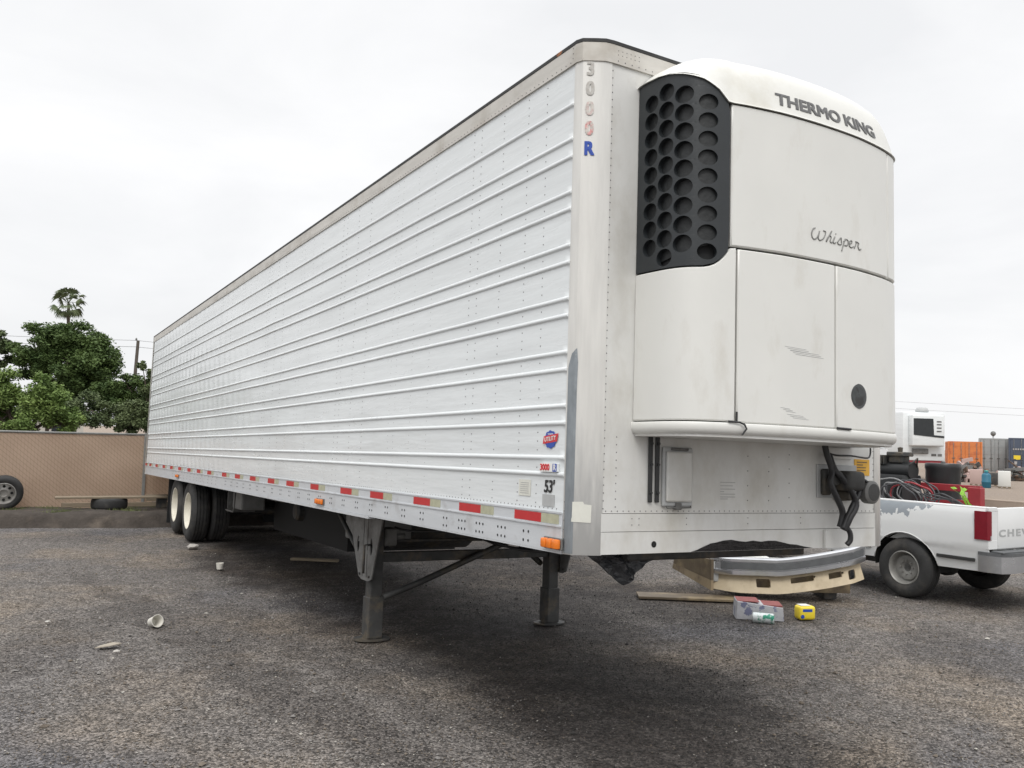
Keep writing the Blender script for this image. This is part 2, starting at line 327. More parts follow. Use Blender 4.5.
# ================================================================== GROUND
def ground_material():
    M_ = bpy.data.materials.new('gravel_yard'); M_.use_nodes = True
    t = M_.node_tree; n = t.nodes; l = t.links; b = n['Principled BSDF']; b.inputs['Roughness'].default_value = .93; b.inputs['Specular IOR Level'].default_value = .2
    tc = n.new('ShaderNodeTexCoord'); P = tc.outputs['Object']
    def noise(sc, det=5, ro=.6, vec=None):
        z = n.new('ShaderNodeTexNoise'); z.inputs['Scale'].default_value = sc; z.inputs['Detail'].default_value = det; z.inputs['Roughness'].default_value = ro; l.new(vec or P, z.inputs['Vector']); return z
    def rng(v, a, bb, c=0, d=1):
        r = n.new('ShaderNodeMapRange'); r.interpolation_type = 'SMOOTHSTEP'
        r.inputs[1].default_value = a; r.inputs[2].default_value = bb; r.inputs[3].default_value = c; r.inputs[4].default_value = d; l.new(v, r.inputs[0]); return r.outputs[0]
    def mix(f, a, bb, typ='MIX'):
        q = n.new('ShaderNodeMix'); q.data_type = 'RGBA'; q.blend_type = typ
        if isinstance(f, (int, float)): q.inputs[0].default_value = f
        else: l.new(f, q.inputs[0])
        for i, v in ((6, a), (7, bb)):
            if isinstance(v, tuple): q.inputs[i].default_value = (*v, 1)
            else: l.new(v, q.inputs[i])
        return q.outputs[2]
    def mul(a, bb):
        q = n.new('ShaderNodeMath'); q.operation = 'MULTIPLY'
        for i, v in enumerate((a, bb)):
            if isinstance(v, (int, float)): q.inputs[i].default_value = v
            else: l.new(v, q.inputs[i])
        return q.outputs[0]
    patch = rng(noise(.38, 5, .62).outputs[0], .44, .66)
    fine = noise(5.5, 6, .7)
    base = mix(patch, (.156, .143, .133), (.215, .181, .147))
    base = mix(rng(noise(.28, 3, .5).outputs[0], .5, .64), base, (.126, .122, .126))
    # individual stones
    v1 = n.new('ShaderNodeTexVoronoi'); v1.inputs['Scale'].default_value = 55; l.new(P, v1.inputs['Vector'])
    v2 = n.new('ShaderNodeTexVoronoi'); v2.inputs['Scale'].default_value = 105; l.new(P, v2.inputs['Vector'])
    bw = n.new('ShaderNodeSeparateColor'); l.new(v1.outputs['Color'], bw.inputs[0])
    bw2 = n.new('ShaderNodeSeparateColor'); l.new(v2.outputs['Color'], bw2.inputs[0])
    k = rng(bw.outputs[0], 0, 1, .5, 1.5); k2 = rng(bw2.outputs[1], 0, 1, .65, 1.35)
    sc = n.new('ShaderNodeVectorMath'); sc.operation = 'SCALE'; l.new(base, sc.inputs[0]); l.new(mul(mul(k, k2), rng(fine.outputs[0], .3, .7, .8, 1.2)), sc.inputs['Scale'])
    colr = sc.outputs[0]
    # sparse pale chips
    chip = rng(bw.outputs[2], .965, .975); colr = mix(mul(chip, rng(v1.outputs['Distance'], .35, .2)), colr, (.42, .40, .36))
    # damp oil-dark patches plus painted-in shade under trailer and nose, soft ragged borders
    wn = noise(1.1, 5, .65); wadd = n.new('ShaderNodeVectorMath'); wadd.operation = 'SCALE'; wadd.inputs['Scale'].default_value = 1.3; l.new(wn.outputs['Color'], wadd.inputs[0])
    w2 = n.new('ShaderNodeVectorMath'); w2.operation = 'ADD'; l.new(P, w2.inputs[0]); l.new(wadd.outputs[0], w2.inputs[1])
    tot = None
    for (cx, cy, rx, ry, ang, st) in STAINS_AND_SHADE:
        mp = n.new('ShaderNodeMapping'); mp.vector_type = 'TEXTURE'; mp.inputs['Location'].default_value = (cx + .65, cy + .65, 0); mp.inputs['Rotation'].default_value = (0, 0, rad(ang)); mp.inputs['Scale'].default_value = (rx, ry, 100)
        l.new(w2.outputs[0], mp.inputs[0])
        g = n.new('ShaderNodeVectorMath'); g.operation = 'LENGTH'; l.new(mp.outputs[0], g.inputs[0])
        f = rng(g.outputs['Value'], .68, 1.12, st, 0)
        if tot is None: tot = f
        else:
            q = n.new('ShaderNodeMath'); q.operation = 'MAXIMUM'; l.new(tot, q.inputs[0]); l.new(f, q.inputs[1]); tot = q.outputs[0]
    tot = mul(tot, rng(noise(2.6, 6, .7).outputs[0], .3, .6, .55, 1))
    dk = n.new('ShaderNodeVectorMath'); dk.operation = 'MULTIPLY'; l.new(colr, dk.inputs[0]); dk.inputs[1].default_value = (.27, .25, .245)
    colr = mix(tot, colr, dk.outputs[0])
    # far side of the yard: pale dirt
    sp = n.new('ShaderNodeSeparateXYZ'); l.new(P, sp.inputs[0])
    dd = n.new('ShaderNodeMath'); dd.operation = 'ADD'; l.new(sp.outputs[0], dd.inputs[0]); l.new(mul(sp.outputs[1], .35), dd.inputs[1])
    far = rng(dd.outputs[0], 17, 27); colr = mix(mul(far, .9), colr, (.30, .245, .20))
    l.new(colr, b.inputs['Base Color'])
    rr = rng(tot, 0, 1, .93, .72); l.new(rr, b.inputs['Roughness'])
    b1 = n.new('ShaderNodeBump'); b1.inputs['Strength'].default_value = .9; b1.inputs['Distance'].default_value = .02; b1.invert = True; l.new(v1.outputs['Distance'], b1.inputs['Height'])
    b2 = n.new('ShaderNodeBump'); b2.inputs['Strength'].default_value = .6; b2.inputs['Distance'].default_value = .035; l.new(fine.outputs[0], b2.inputs['Height']); l.new(b1.outputs[0], b2.inputs['Normal'])
    l.new(b2.outputs[0], b.inputs['Normal'])
    return M_
STAINS_AND_SHADE = [(-1.05, 4.0, .26, 5.0, 9, .42), (-.25, 3.4, .20, 3.6, 7, .36), (-2.3, 4.6, .35, 1.6, -25, .30), (5.2, 1.3, .5, 1.4, -40, .35), (1.0, 2.9, .65, 1.7, 4, 1), (4.0, 5.0, .9, .8, 0, 1), (.75, .2, .55, 1.1, 0, .95), (1.75, 1.3, .7, 1.4, -20, .9), (1.7, 4.6, 2.0, 2.3, 0, 1), (1.15, 1.7, 1.0, 2.4, -8, .95), (1.4, .1, .6, 1.2, 10, .7), (.9, 8.5, 1.3, 3.2, 0, 1), (-1.0, 4.9, .45, 1.1, 20, .3), (4.7, 3.9, 1.5, 1.5, 0, .8), (3.6, 9.0, 2.4, 4.2, 0, 1), (8.3, 4.4, 1.6, 2.6, 0, .5), (2.9, 5.2, 1.5, 1.8, 0, .6), (-1.35, 12.5, 1.2, 1.0, 0, .3), (.5, 3.0, .5, 1.6, 15, .5)]  # damp patches and tracks, plus ellipses painting shade under the trailer and its nose
MT['gravel'] = ground_material()
def und(x, y):
    return .009 * math.sin(x * 1.3 + .7 * y) * math.sin(y * .9 - .3 * x) + .006 * math.sin(2.9 * x + 1) * math.sin(2.3 * y + .5 * x)
def ground():
    xs = [-900, -300, -100, -40, -20, -12] + [-8 + .2 * i for i in range(111)] + [15, 20, 40, 100, 300, 900]
    ys = [-300, -100, -30, -12, -6] + [-4 + .2 * i for i in range(92)] + [15, 20, 40, 100, 300, 1200]
    V = []; F = []
    for y in ys:
        for x in xs:
            inn = -8 < x < 14 and -4 < y < 14.2
            V.append((x, y, und(x, y) - .005 if inn else -.005))
    nx = len(xs)
    for j in range(len(ys) - 1):
        for i in range(nx - 1):
            a = j * nx + i; F.append((a, a + 1, a + nx + 1, a + nx))
    o = build('ground', (V, F), 'gravel', smooth=180); tag(o, kind='structure')
ground()
def stain_shade_at(x, y):
    best = 0
    for (cx, cy, rx, ry, a, st) in STAINS_AND_SHADE:
        c, sn = math.cos(rad(a)), math.sin(rad(a)); dx, dy = x - cx, y - cy
        u = (dx * c + dy * sn) / rx; v = (-dx * sn + dy * c) / ry; g = math.hypot(u, v)
        best = max(best, st * max(0, min(1, (1.12 - g) / .44)))
    return best
def stones():
    V = []; F = []; MI = []
    rnd = random.Random(3)
    base = [(1, 0, 0), (-1, 0, 0), (0, 1, 0), (0, -1, 0), (0, 0, 1), (0, 0, -1)]
    fs = [(0, 2, 4), (2, 1, 4), (1, 3, 4), (3, 0, 4), (2, 0, 5), (1, 2, 5), (3, 1, 5), (0, 3, 5)]
    for _ in range(50000):
        d = 3.2 + 11 * rnd.random() ** 1.25; a = rad(30.1) + rad(rnd.uniform(-36, 36))
        x = -2.68 + d * math.sin(a); y = -3.89 + d * math.cos(a)
        if y > 13.6: continue
        big = rnd.random()
        s = rnd.uniform(.003, .0075) * (1 if big < .94 else 1.6) * (1 if big < .994 else 1.7)
        z = und(x, y) + s * .15
        k = len(V); sx, sy, sz = s * rnd.uniform(.7, 1.5), s * rnd.uniform(.7, 1.5), s * rnd.uniform(.5, .9); t = rnd.uniform(0, 6.28); c, sn = math.cos(t), math.sin(t)
        for bx, by, bz in base:
            jx = bx + rnd.uniform(-.35, .35); jy = by + rnd.uniform(-.35, .35); jz = bz + rnd.uniform(-.3, .3)
            V.append((x + (jx * c - jy * sn) * sx, y + (jx * sn + jy * c) * sy, z + jz * sz))
        mi = rnd.choices((0, 1, 2), (.46, .49, .05))[0]
        if rnd.random() < .93 * stain_shade_at(x + .25 * math.sin(3 * y) + rnd.uniform(-.15, .15), y + .2 * math.sin(4 * x) + rnd.uniform(-.15, .15)): mi = 3  # stones inside damp patches and painted shade get the darkest colour
        for f in fs: F.append(tuple(k + q for q in f)); MI.append(mi)
    o = build('gravel_stones', (V, F, MI), [mat('stone_grey', (.20, .188, .178), .9), mat('stone_brown', (.155, .130, .105), .9), mat('stone_pale', (.40, .38, .34), .9), mat('stone_damp_and_shaded', (.045, .042, .040), .8)])
    tag(o, 'small loose grey and brown stones scattered over the yard', 'gravel', kind='stuff')
stones()

# dark soil bank along the fence
def bank():
    V = []; F = []; nx = 150
    xs = [-40, -25, -15] + [-9 + .09 * i for i in range(nx)] + [6, 9, 14]
    prof = [(-.10, -.03), (0, .06), (.05, .16), (.14, .235), (.30, .265), (.6, .25), (1.2, .22), (2.0, .16), (3.2, .13), (6, .1), (40, .1)]
    for x in xs:
        fx = max(-3.5, min(.5, x)); y0 = 14.2 + (fx + 2.6) * -.187 + .05 * math.sin(x * 2.1) + .03 * math.sin(x * 5.3 + 1)
        for i, (dy, z) in enumerate(prof):
            V.append((x, (y0 + dy) if i < 9 else y0 + dy, z + (.018 * math.sin(x * 3.1 + i) + .012 * math.sin(x * 9 + i * 2) if z > 0 and i < 9 else 0)))
    np_ = len(prof)
    for i in range(len(xs) - 1):
        for j in range(np_ - 1):
            a = i * np_ + j; F.append((a, a + np_, a + np_ + 1, a + 1))
    MT['soil'] = mat('bank_soil', (.062, .053, .046), .95, var=.35, vscale=4, col2=(.12, .10, .082), c2scale=2.2, c2lo=.52, c2hi=.72, bump=.8, bscale=22, bdist=.03, spec=.2)
    o = build('soil_bank', (V, F), 'soil', smooth=180); tag(o, kind='structure')
bank()

# ================================================================== SEMI TRAILER
T = Matrix(((0.99985559, -0.00019538, 0.01699305, 0.0214962), (-0.00019538, 0.99973566, 0.0229906, 0.0290831), (-0.01699305, -0.0229906, 0.99959125, 1.2644829), (0, 0, 0, 1)))
OFF = Vector((1.3, 8.0, -1.08)); NEG = -OFF
trailer = empty('semi_trailer', label='long white refrigerated semi trailer with ribbed side parked on gravel', cat='trailer')
trailer.matrix_world = T @ Matrix.Translation(OFF)
def tp(name, bm, mats, smooth=None, label=None, parent=None):
    if parent is None: return build(name, bm, mats, trailer, NEG, smooth, label)
    return build(name, bm, mats, parent, (0, 0, 0), smooth, label)
LEN, WID, ZT = 16.15, 2.6, 2.907
RIBS = [2.551, 2.346, 2.243, 2.034, 1.936, 1.725, 1.627, 1.419, 1.322, 1.113, 1.016, .811, .715, .520, .427]
Z0, Z1 = .215, 2.79
RIVY = []
yy = .422
RIVY.append(yy)
base = .637
while base < 16:
    for dy in (0, .31, .62, .73): 
        RIVY.append(base + dy)
    base += 1.345
RIVY = sorted(set(round(y, 3) for y in RIVY if y < 15.95))
def quilt(y, z):
    # panels bulge a little between the posts, more so towards the rear; a few dents
    k = min(1, max(0, (y - 7) / 7)); row = math.floor((z - .12) / .305)
    amp = .0010 + .018 * k * (.35 + .65 * math.sin(row * 2.7 + y * .4) ** 2)
    if z > 2.1: amp *= .6
    b_ = amp * (.5 - .5 * math.cos(2 * math.pi * y / .336)) * math.sin(math.pi * (z - .12) / .305) ** 2
    for (cy, cz, ry, rz, a) in ((2.2, 2.2, .5, .25, .005), (1.4, 1.3, .5, .2, -.004), (2.6, .7, .6, .2, .005), (5.2, 2.35, .8, .2, -.008), (8.6, 2.3, .9, .25, .009), (10.5, 1.9, .9, .25, .010), (6.4, 2.05, .55, .3, .013), (4.4, 1.75, .5, .2, -.009), (7.6, 1.35, .7, .2, .010), (9.5, 1.0, .8, .25, -.011), (3.1, .95, .4, .2, .006), (5.6, .75, .7, .18, .009), (12, 1.5, .9, .35, .010)):
        r2 = ((y - cy) / ry) ** 2 + ((z - cz) / rz) ** 2
        if r2 < 4: b_ += a * .8 * math.exp(-r2 * 1.6)
    return b_
def side_panel(x0, sgn):
    zs = []
    zz = sorted(RIBS)
    prev = Z0
    prof = [(Z0, 0)]
    for r in zz:
        gap0 = prof[-1][0]; nsub = max(1, int((r - .015 - gap0) / .028))
        for k in range(1, nsub): prof.append((gap0 + (r - .015 - gap0) * k / nsub, 0))
        prof += [(r - .015, 0), (r - .010, .007), (r - .005, .0105), (r + .005, .0105), (r + .010, .007), (r + .015, 0)]
    gap0 = prof[-1][0]
    for k in range(1, 9): prof.append((gap0 + (Z1 - gap0) * k / 8, 0))
    ys = [.128, .133]
    while ys[-1] < 16.02: ys.append(min(16.03, ys[-1] + .056))
    V = []; F = []; nz = len(prof)
    for y in ys:
        lap = .0015 * (int((y - .3) / 1.345) % 2)
        for z, d in prof:
            e = min(1, (y - .128) / .004, (16.03 - y) / .03)
            q = quilt(y, z)
            V.append((x0 + sgn * (d * max(0, e) + q + lap), y, z))
    for i in range(len(ys) - 1):
        for j in range(nz - 1):
            a = i * nz + j; F.append((a, a + 1, a + nz + 1, a + nz) if sgn < 0 else (a, a + nz, a + nz + 1, a + 1))
    MI = [0] * len(F)
    def rivet(y, z, r=.0055, base=None):
        q = quilt(y, z) if base is None else base
        k = len(V)
        for t in range(6): V.append((x0 + sgn * (q + .0002), y + r * math.cos(t * 1.047), z + r * math.sin(t * 1.047)))
        V.append((x0 + sgn * (q + .0045), y, z))
        for t in range(6): F.append((k + t, k + (t + 1) % 6, k + 6)); MI.append(1)
    if sgn < 0:
        for y in RIVY:
            if y > 12.5: continue
            z = .26
            while z < 2.78:
                if not any(abs(z - r) < .03 for r in RIBS): rivet(y, z, .0048)
                z += .0508
        y = .2
        while y < 13:
            rivet(y, .236, .0045); y += .045
    return (V, F, MI)
o = tp('side_panel', side_panel(0, -1), ['panel', 'rivet'], smooth=50)
o = tp('side_panel', side_panel(WID, 1), ['panel', 'rivet'], smooth=50)

# core: insulated body, roof, floor
bm = BM(); prism(bm, [(.03, LEN - .035), (.03, .15), (.17, .03), (WID - .17, .03), (WID - .03, .15), (WID - .03, LEN - .035)], lambda u, v, d: Vector((u, v, d)), .12, ZT - .03); tp('body_core', bm, 'dark')
# top rails / cap round the front corners : plan outline follows the corner bend
def corner_plan(inset=0., n=5):
    i = inset
    return [(0 - i, .128), (-.001 - i, .105), (.014 - i * .9, .066 - i * .3), (.075 - i * .6, .030 - i * .7), (.120 - i * .3, .006 - i * .95), (.165, 0 - i)]
def rail_outline(inset):
    L_ = corner_plan(inset); R_ = [(WID - x, y) for x, y in L_[::-1]]
    return [(0 - inset, LEN)] + L_ + R_ + [(WID + inset, LEN)]
def band(bm, outline, z0, z1, th, mi=0):
    n = len(outline); O = [bm.verts.new((x, y, z0)) for x, y in outline]; P = [bm.verts.new((x, y, z1)) for x, y in outline]
    for i in range(n - 1):
        f = bm.faces.new((O[i], O[i + 1], P[i + 1], P[i])); f.material_index = mi
    return O, P
bm = BM(); band(bm, rail_outline(.012), Z1 - .005, ZT - .012, 0)
a_, b_ = rail_outline(.012), rail_outline(0)
def lipring(bm, A, B, z, mi=0):
    for i in range(len(A) - 1):
        f = bm.faces.new([bm.verts.new((x, y, z)) for x, y in (A[i], A[i + 1], B[i + 1], B[i])]); f.material_index = mi
lipring(bm, a_, b_, Z1 - .005)
lipring(bm, rail_outline(.012), rail_outline(-.05), ZT - .012)
def rivstrip(bm, pts, nrm, r=.005, mi=1):
    for p in pts:
        p = Vector(p); nn = Vector(nrm).normalized(); u = nn.cross(Vector((0, 0, 1))).normalized(); v = Vector((0, 0, 1))
        ring = [bm.verts.new(p + (u * math.cos(t * 1.047) + v * math.sin(t * 1.047)) * r + nn * .0004) for t in range(6)]; c = bm.verts.new(p + nn * .0045)
        for t in range(6): f = bm.faces.new((ring[t], ring[(t + 1) % 6], c)); f.material_index = mi
rivstrip(bm, [(-.012, .16 + .05 * i, Z1 + .012) for i in range(260)], (-1, 0, 0), .0042)
rivstrip(bm, [(.2 + .05 * i, -.012, Z1 + .014) for i in range(12)], (0, -1, 0), .0042)
rivstrip(bm, [(.2 + .03 * (i % 6), -.012, Z1 + .05 + .025 * (i // 6)) for i in range(12)], (0, -1, 0), .003)
rivstrip(bm, [(-.012, .137, Z1 + .03 + .03 * i) for i in range(3)], (-1, 0, 0), .004)
tp('top_rail', bm, ['rail', 'rivet'], smooth=25)
# sealant edge and roof sheet, slightly cambered
bm = BM(); ro = rail_outline(.0145)
band(bm, ro, ZT - .010, ZT + .010, 0); lipring(bm, ro, rail_outline(-.03), ZT + .010); lipring(bm, ro, rail_outline(0), ZT - .010)
tp('roof_edge_strip', bm, 'rubbersheet', smooth=25)
V = []; F = []
for i in range(41):
    for j in range(9):
        x = .03 + (WID - .06) * j / 8; V.append((x, .04 + (LEN - .06) * i / 40, ZT + .002 + .02 * math.sin(math.pi * j / 8)))
for i in range(40):
    for j in range(8): a = i * 9 + j; F.append((a, a + 1, a + 10, a + 9))
tp('roof', (V, F), 'front', smooth=60)

# bottom rails
HR = []
for (c, off) in ((.477, (0, .055)), (.795, (-.045, 0, .045)), (1.08, (-.045, 0, .045)), (1.33, (-.045, 0, .045)), (1.56, (0, .05))):
    for dx in off:
        for z in (.088, .036): HR.append((c + dx, z))
y = 1.95
while y < 8.6:
    for dx in (0, .05):
        for z in (.095, .05): HR.append((y + dx, z))
    y += .34
for k in range(14):
    for z in (.165, .12, .075, .03): HR.append((9.0 + k * .28 + (.05 if int(z * 100) % 2 else 0), z))
def bottom_rail(x, sg):
    bm = BM()
    lo, hi = sorted((x + sg * .011, x - sg * .02))
    box(bm, (lo, .13, 0), (hi, LEN - .02, .219), .002)
    lo, hi = sorted((x + sg * .018, x + sg * .011)); box(bm, (lo, .13, .138), (hi, LEN - .02, .147))
    lo, hi = sorted((x + sg * .016, x + sg * .011)); box(bm, (lo, .13, .212), (hi, LEN - .02, .222))
    lo, hi = sorted((x + sg * .016, x - sg * .05)); box(bm, (lo, 3.04, -.024), (hi, LEN - .02, -.001))
    lo, hi = sorted((x + sg * .011, x - sg * .05)); box(bm, (lo, .13, -.006), (hi, 3.03, .004))
    if sg < 0:
        for y, z in HR:
            c = bm.verts.new((x - .0125, y, z)); ring = [bm.verts.new((x - .0125, y + .0085 * math.cos(t * .785), z + .0085 * math.sin(t * .785))) for t in range(8)]
            for t in range(8): f = bm.faces.new((c, ring[t], ring[(t + 1) % 8])); f.material_index = 1
    tp('bottom_rail', bm, ['botrail', 'hole'])
bottom_rail(0, -1); bottom_rail(WID, 1)

def corner_mat():
    M_ = mat('corner_cover_steel', (.66, .65, .62), .32, .25, var=.10, vscale=3, stretch=(6, 6, .7)); t = M_.node_tree; n = t.nodes; l = t.links; b = n['Principled BSDF']
    src = b.inputs['Base Color'].links[0].from_socket; tc = n.new('ShaderNodeTexCoord'); sp = n.new('ShaderNodeSeparateXYZ'); l.new(tc.outputs['Object'], sp.inputs[0])
    z = n.new('ShaderNodeTexNoise'); z.inputs['Scale'].default_value = 6; z.inputs['Detail'].default_value = 6; mp = n.new('ShaderNodeMapping'); mp.inputs['Scale'].default_value = (5, 5, .8); l.new(tc.outputs['Object'], mp.inputs[0]); l.new(mp.outputs[0], z.inputs['Vector'])
    a = n.new('ShaderNodeMath'); a.operation = 'MULTIPLY_ADD'; a.inputs[1].default_value = .9; l.new(z.outputs[0], a.inputs[0]); l.new(sp.outputs[2], a.inputs[2])
    r = n.new('ShaderNodeMapRange'); r.inputs[1].default_value = 1.15; r.inputs[2].default_value = .55; l.new(a.outputs[0], r.inputs[0])
    mx_ = n.new('ShaderNodeMix'); mx_.data_type = 'RGBA'; l.new(r.outputs[0], mx_.inputs[0]); l.new(src, mx_.inputs[6]); mx_.inputs[7].default_value = (.50, .50, .49, 1); l.new(mx_.outputs[2], b.inputs['Base Color'])
    m2 = n.new('ShaderNodeMath'); m2.operation = 'MULTIPLY_ADD'; m2.inputs[1].default_value = .5; m2.inputs[2].default_value = .3; l.new(r.outputs[0], m2.inputs[0]); l.new(m2.outputs[0], b.inputs['Metallic']); return M_
MT['cornersteel'] = corner_mat()
# front corner covers (bright steel) with the vertical letters
for s in (0, 1):
    bm = BM(); pl = corner_plan(.004)
    if s: pl = [(WID - x, y) for x, y in pl]
    n = len(pl)
    A = [bm.verts.new((x, y, -.004)) for x, y in pl]; B = [bm.verts.new((x, y, Z1 - .004)) for x, y in pl]
    for i in range(n - 1): bm.faces.new((A[i], A[i + 1], B[i + 1], B[i]))
    # closed underside
    c = bm.verts.new(((.15 if not s else WID - .15), .128, -.004))
    for i in range(n - 1): bm.faces.new((A[i + 1], A[i], c))
    if not s:
        rivstrip(bm, [(-.0045, .118, .03 + .05 * i) for i in range(6)], (-1, 0, 0), .004)
    tp('corner_cover', bm, ['cornersteel', 'rivet'], smooth=30)
# worn bare-metal streak on the near cover
A_ = Vector((.0104, .0641, 0)); B_ = Vector((.0714, .0263, 0)); B2 = Vector((.1170, .0003, 0))
cdir = (B2 - A_).normalized(); cn_ = Vector((cdir.y, -cdir.x, 0))
if cn_.y > 0: cn_ = -cn_
def corner(u, v, d): # u from the left bend, along the bend plane of the cover
    pts = [Vector((-.0045, .1275, 0)), Vector((-.0049, .104, 0)), Vector((.0104, .0641, 0)), Vector((.0726, .0272, 0)), Vector((.1188, .0022, 0)), Vector((.165, -.004, 0))]
    s = u
    for a, b in zip(pts, pts[1:]):
        Ls = (b - a).length
        if s <= Ls or b is pts[-1]:
            p = a + (b - a) * (s / Ls); dd = (b - a).normalized(); nn = Vector((dd.y, -dd.x, 0))
            return p + nn * (d + .0015) + Vector((0, 0, v))
        s -= Ls
bm = fill2d([(.014, .002), (.074, .002), (.076, .9), (.079, 1.05), (.072, 1.13), (.040, 1.10), (.016, 1.02)], maxe=.02)
tp('worn_streak', warp(bm, lambda u, v, d: corner(u, v, .0005)), 'steelwear', smooth=40)
bm = fill2d([(.066, .175), (.170, .172), (.172, .268), (.132, .272), (.125, .285), (.067, .283)], maxe=.02, thick=.001)
tp('paper_sticker', warp(bm, lambda u, v, d: corner(u, v, d + .002)), 'paper', smooth=40)
for ch, z, mt_, nm in (('3', 2.735, 'decalghost', 'peeled letter 3'), ('0', 2.618, 'decalghost', ''), ('0', 2.500, 'decalghost2', ''), ('0', 2.384, 'decalredfaded', ''), ('R', 2.266, 'decalblue', '')):
    bm = text(ch, .112, lambda u, v, d, z=z: corner(.108 + u, z + v, d + .001), depth=.0008, fat=.0048, width=.80)
    tp('letter', bm, mt_, label={'decalghost': 'peeled colourless figure on the corner cover', 'decalghost2': 'faded pinkish figure on the corner cover', 'decalredfaded': 'faded red figure on the corner cover', 'decalblue': 'blue letter R on the corner cover'}[mt_])

# front wall
bm = BM(); box(bm, (.158, 0, .2245), (WID - .158, .03, Z1 + .01))
box(bm, (.158, -.004, .1235), (WID - .158, .03, .2215)); box(bm, (.158, -.006, 0), (WID - .158, .03, .1205))
for z, st, x0, x1 in ((.236, .040, .19, 2.42),):
    x = x0
    while x < x1: rivstrip(bm, [(x, 0, z)], (0, -1, 0), .0042); x += st
z = .25
while z < 2.75:
    rivstrip(bm, [(.172, 0, z), (WID - .172, 0, z)], (0, -1, 0), .0042)
    if z < .66: rivstrip(bm, [(.255, 0, z + .01)], (0, -1, 0), .0042)
    z += .043
for x in (1.26, 1.44, 1.62):
    for z in (.30, .39, .48, .57): rivstrip(bm, [(x, 0, z + (.02 if x > 1.5 else 0))], (0, -1, 0), .0045)
for x in (.37, .42, .77, 1.26, 1.72, 2.12, 2.17): rivstrip(bm, [(x, -.004, .16), (x, -.004, .195)], (0, -1, 0), .004)
tp('front_wall', bm, ['front', 'rivet'])
bm = BM(); lathe(bm, [(-.008, .018), (-.0065, .018)], (.528, 0, .05), 'Y', 16); tp('drain_hole', bm, 'hole')
bm = fill2d([(.80, .002), (.85, .012), (.90, .030), (.955, .047), (1.0, .052), (1.06, .063), (1.12, .066), (1.18, .057), (1.24, .052), (1.30, .058), (1.37, .050), (1.43, .055), (1.49, .054), (1.55, .043), (1.62, .030), (1.68, .026), (1.74, .014), (1.83, .002)], maxe=.05)
tp('grease_smear', warp(bm, lambda u, v, d: Vector((u, -.0085 - .004 * random.random(), v))), mat('black_grease', (.022, .020, .020), .85, var=.4, vscale=20, bump=1, bscale=60), smooth=20, label='black greasy smear along the bottom of the front wall')
# rear frame and doors
bm = BM(); box(bm, (0, LEN - .02, -.02), (WID, LEN + .04, .2)); box(bm, (0, LEN - .019, .2), (.08, LEN + .04, ZT)); box(bm, (WID - .08, LEN - .019, .2), (WID, LEN + .04, ZT)); box(bm, (.08, LEN - .019, 2.78), (WID - .08, LEN + .04, ZT))
box(bm, (-.012, LEN - .06, .0), (0, LEN + .03, ZT + .002)); tp('rear_frame', bm, 'steel')
for s in (0, 1):
    bm = BM(); box(bm, (.085 + s * 1.22, LEN - .03, .205), (1.295 + s * 1.22, LEN + .02, 2.775), .01)
    d_ = tp('rear_door', bm, 'front'); bm = BM(); tube(bm, [(.3 + s * 2.0, LEN + .05, .15), (.3 + s * 2.0, LEN + .05, 2.7)], .018); tp('lock_rod', bm, 'steel', parent=d_)

# conspicuity tape
TAPER = [(5.22, 5.50), (5.98, 6.26), (6.82, 7.10), (7.62, 7.90), (8.40, 8.68), (9.40, 9.68), (10.2, 10.48), (11.0, 11.28), (11.86, 12.14), (12.70, 12.98), (13.55, 13.83), (14.42, 14.70), (15.25, 15.53), (15.85, 16.10)]
tape = [(.158, .34, 'tapew'), (.342, .64, 'red'), (.90, 1.07, 'tapew'), (1.072, 1.376, 'red'), (1.67, 1.838, 'tapew'), (1.84, 2.13, 'red'), (2.55, 2.73, 'tapew'), (2.732, 3.02, 'red'), (3.30, 3.465, 'tapew'), (3.467, 3.76, 'red'), (4.20, 4.39, 'tapew'), (4.392, 4.65, 'red')]
for a_t, b_t in TAPER:
    tape += [(a_t - .17, a_t - .002, 'tapew'), (a_t, b_t, 'red')]
for y0, y1, c in tape:
    bm = BM(); box(bm, (-.0135, y0, .153), (-.0115, y1, .206)); tp('reflective_tape', bm, c, label='red stretch of reflective tape' if c == 'red' else 'faded pale stretch of reflective tape')
# marker lamps
def lamp(y0, y1, z0, z1, d, mt_='amber'):
    bm = BM(); box(bm, (-.011 - .012, y0 - .006, z0 - .006), (-.0115, y1 + .006, z1 + .006), .003)
    b = tp('marker_light', bm, 'greysteel'); bm = BM(); n = 3 if y1 - y0 > .15 else 1
    for k in range(n):
        w = (y1 - y0) / n; box(bm, (-.023 - d, y0 + k * w + .002, z0), (-.0225, y0 + (k + 1) * w - .002, z1), .008, seg=2)
    tp('lens', bm, mt_, parent=b, smooth=40)
lamp(.115, .285, .020, .073, .030); lamp(4.20, 4.42, .024, .072, .02); lamp(12.0, 12.25, .03, .075, .02)
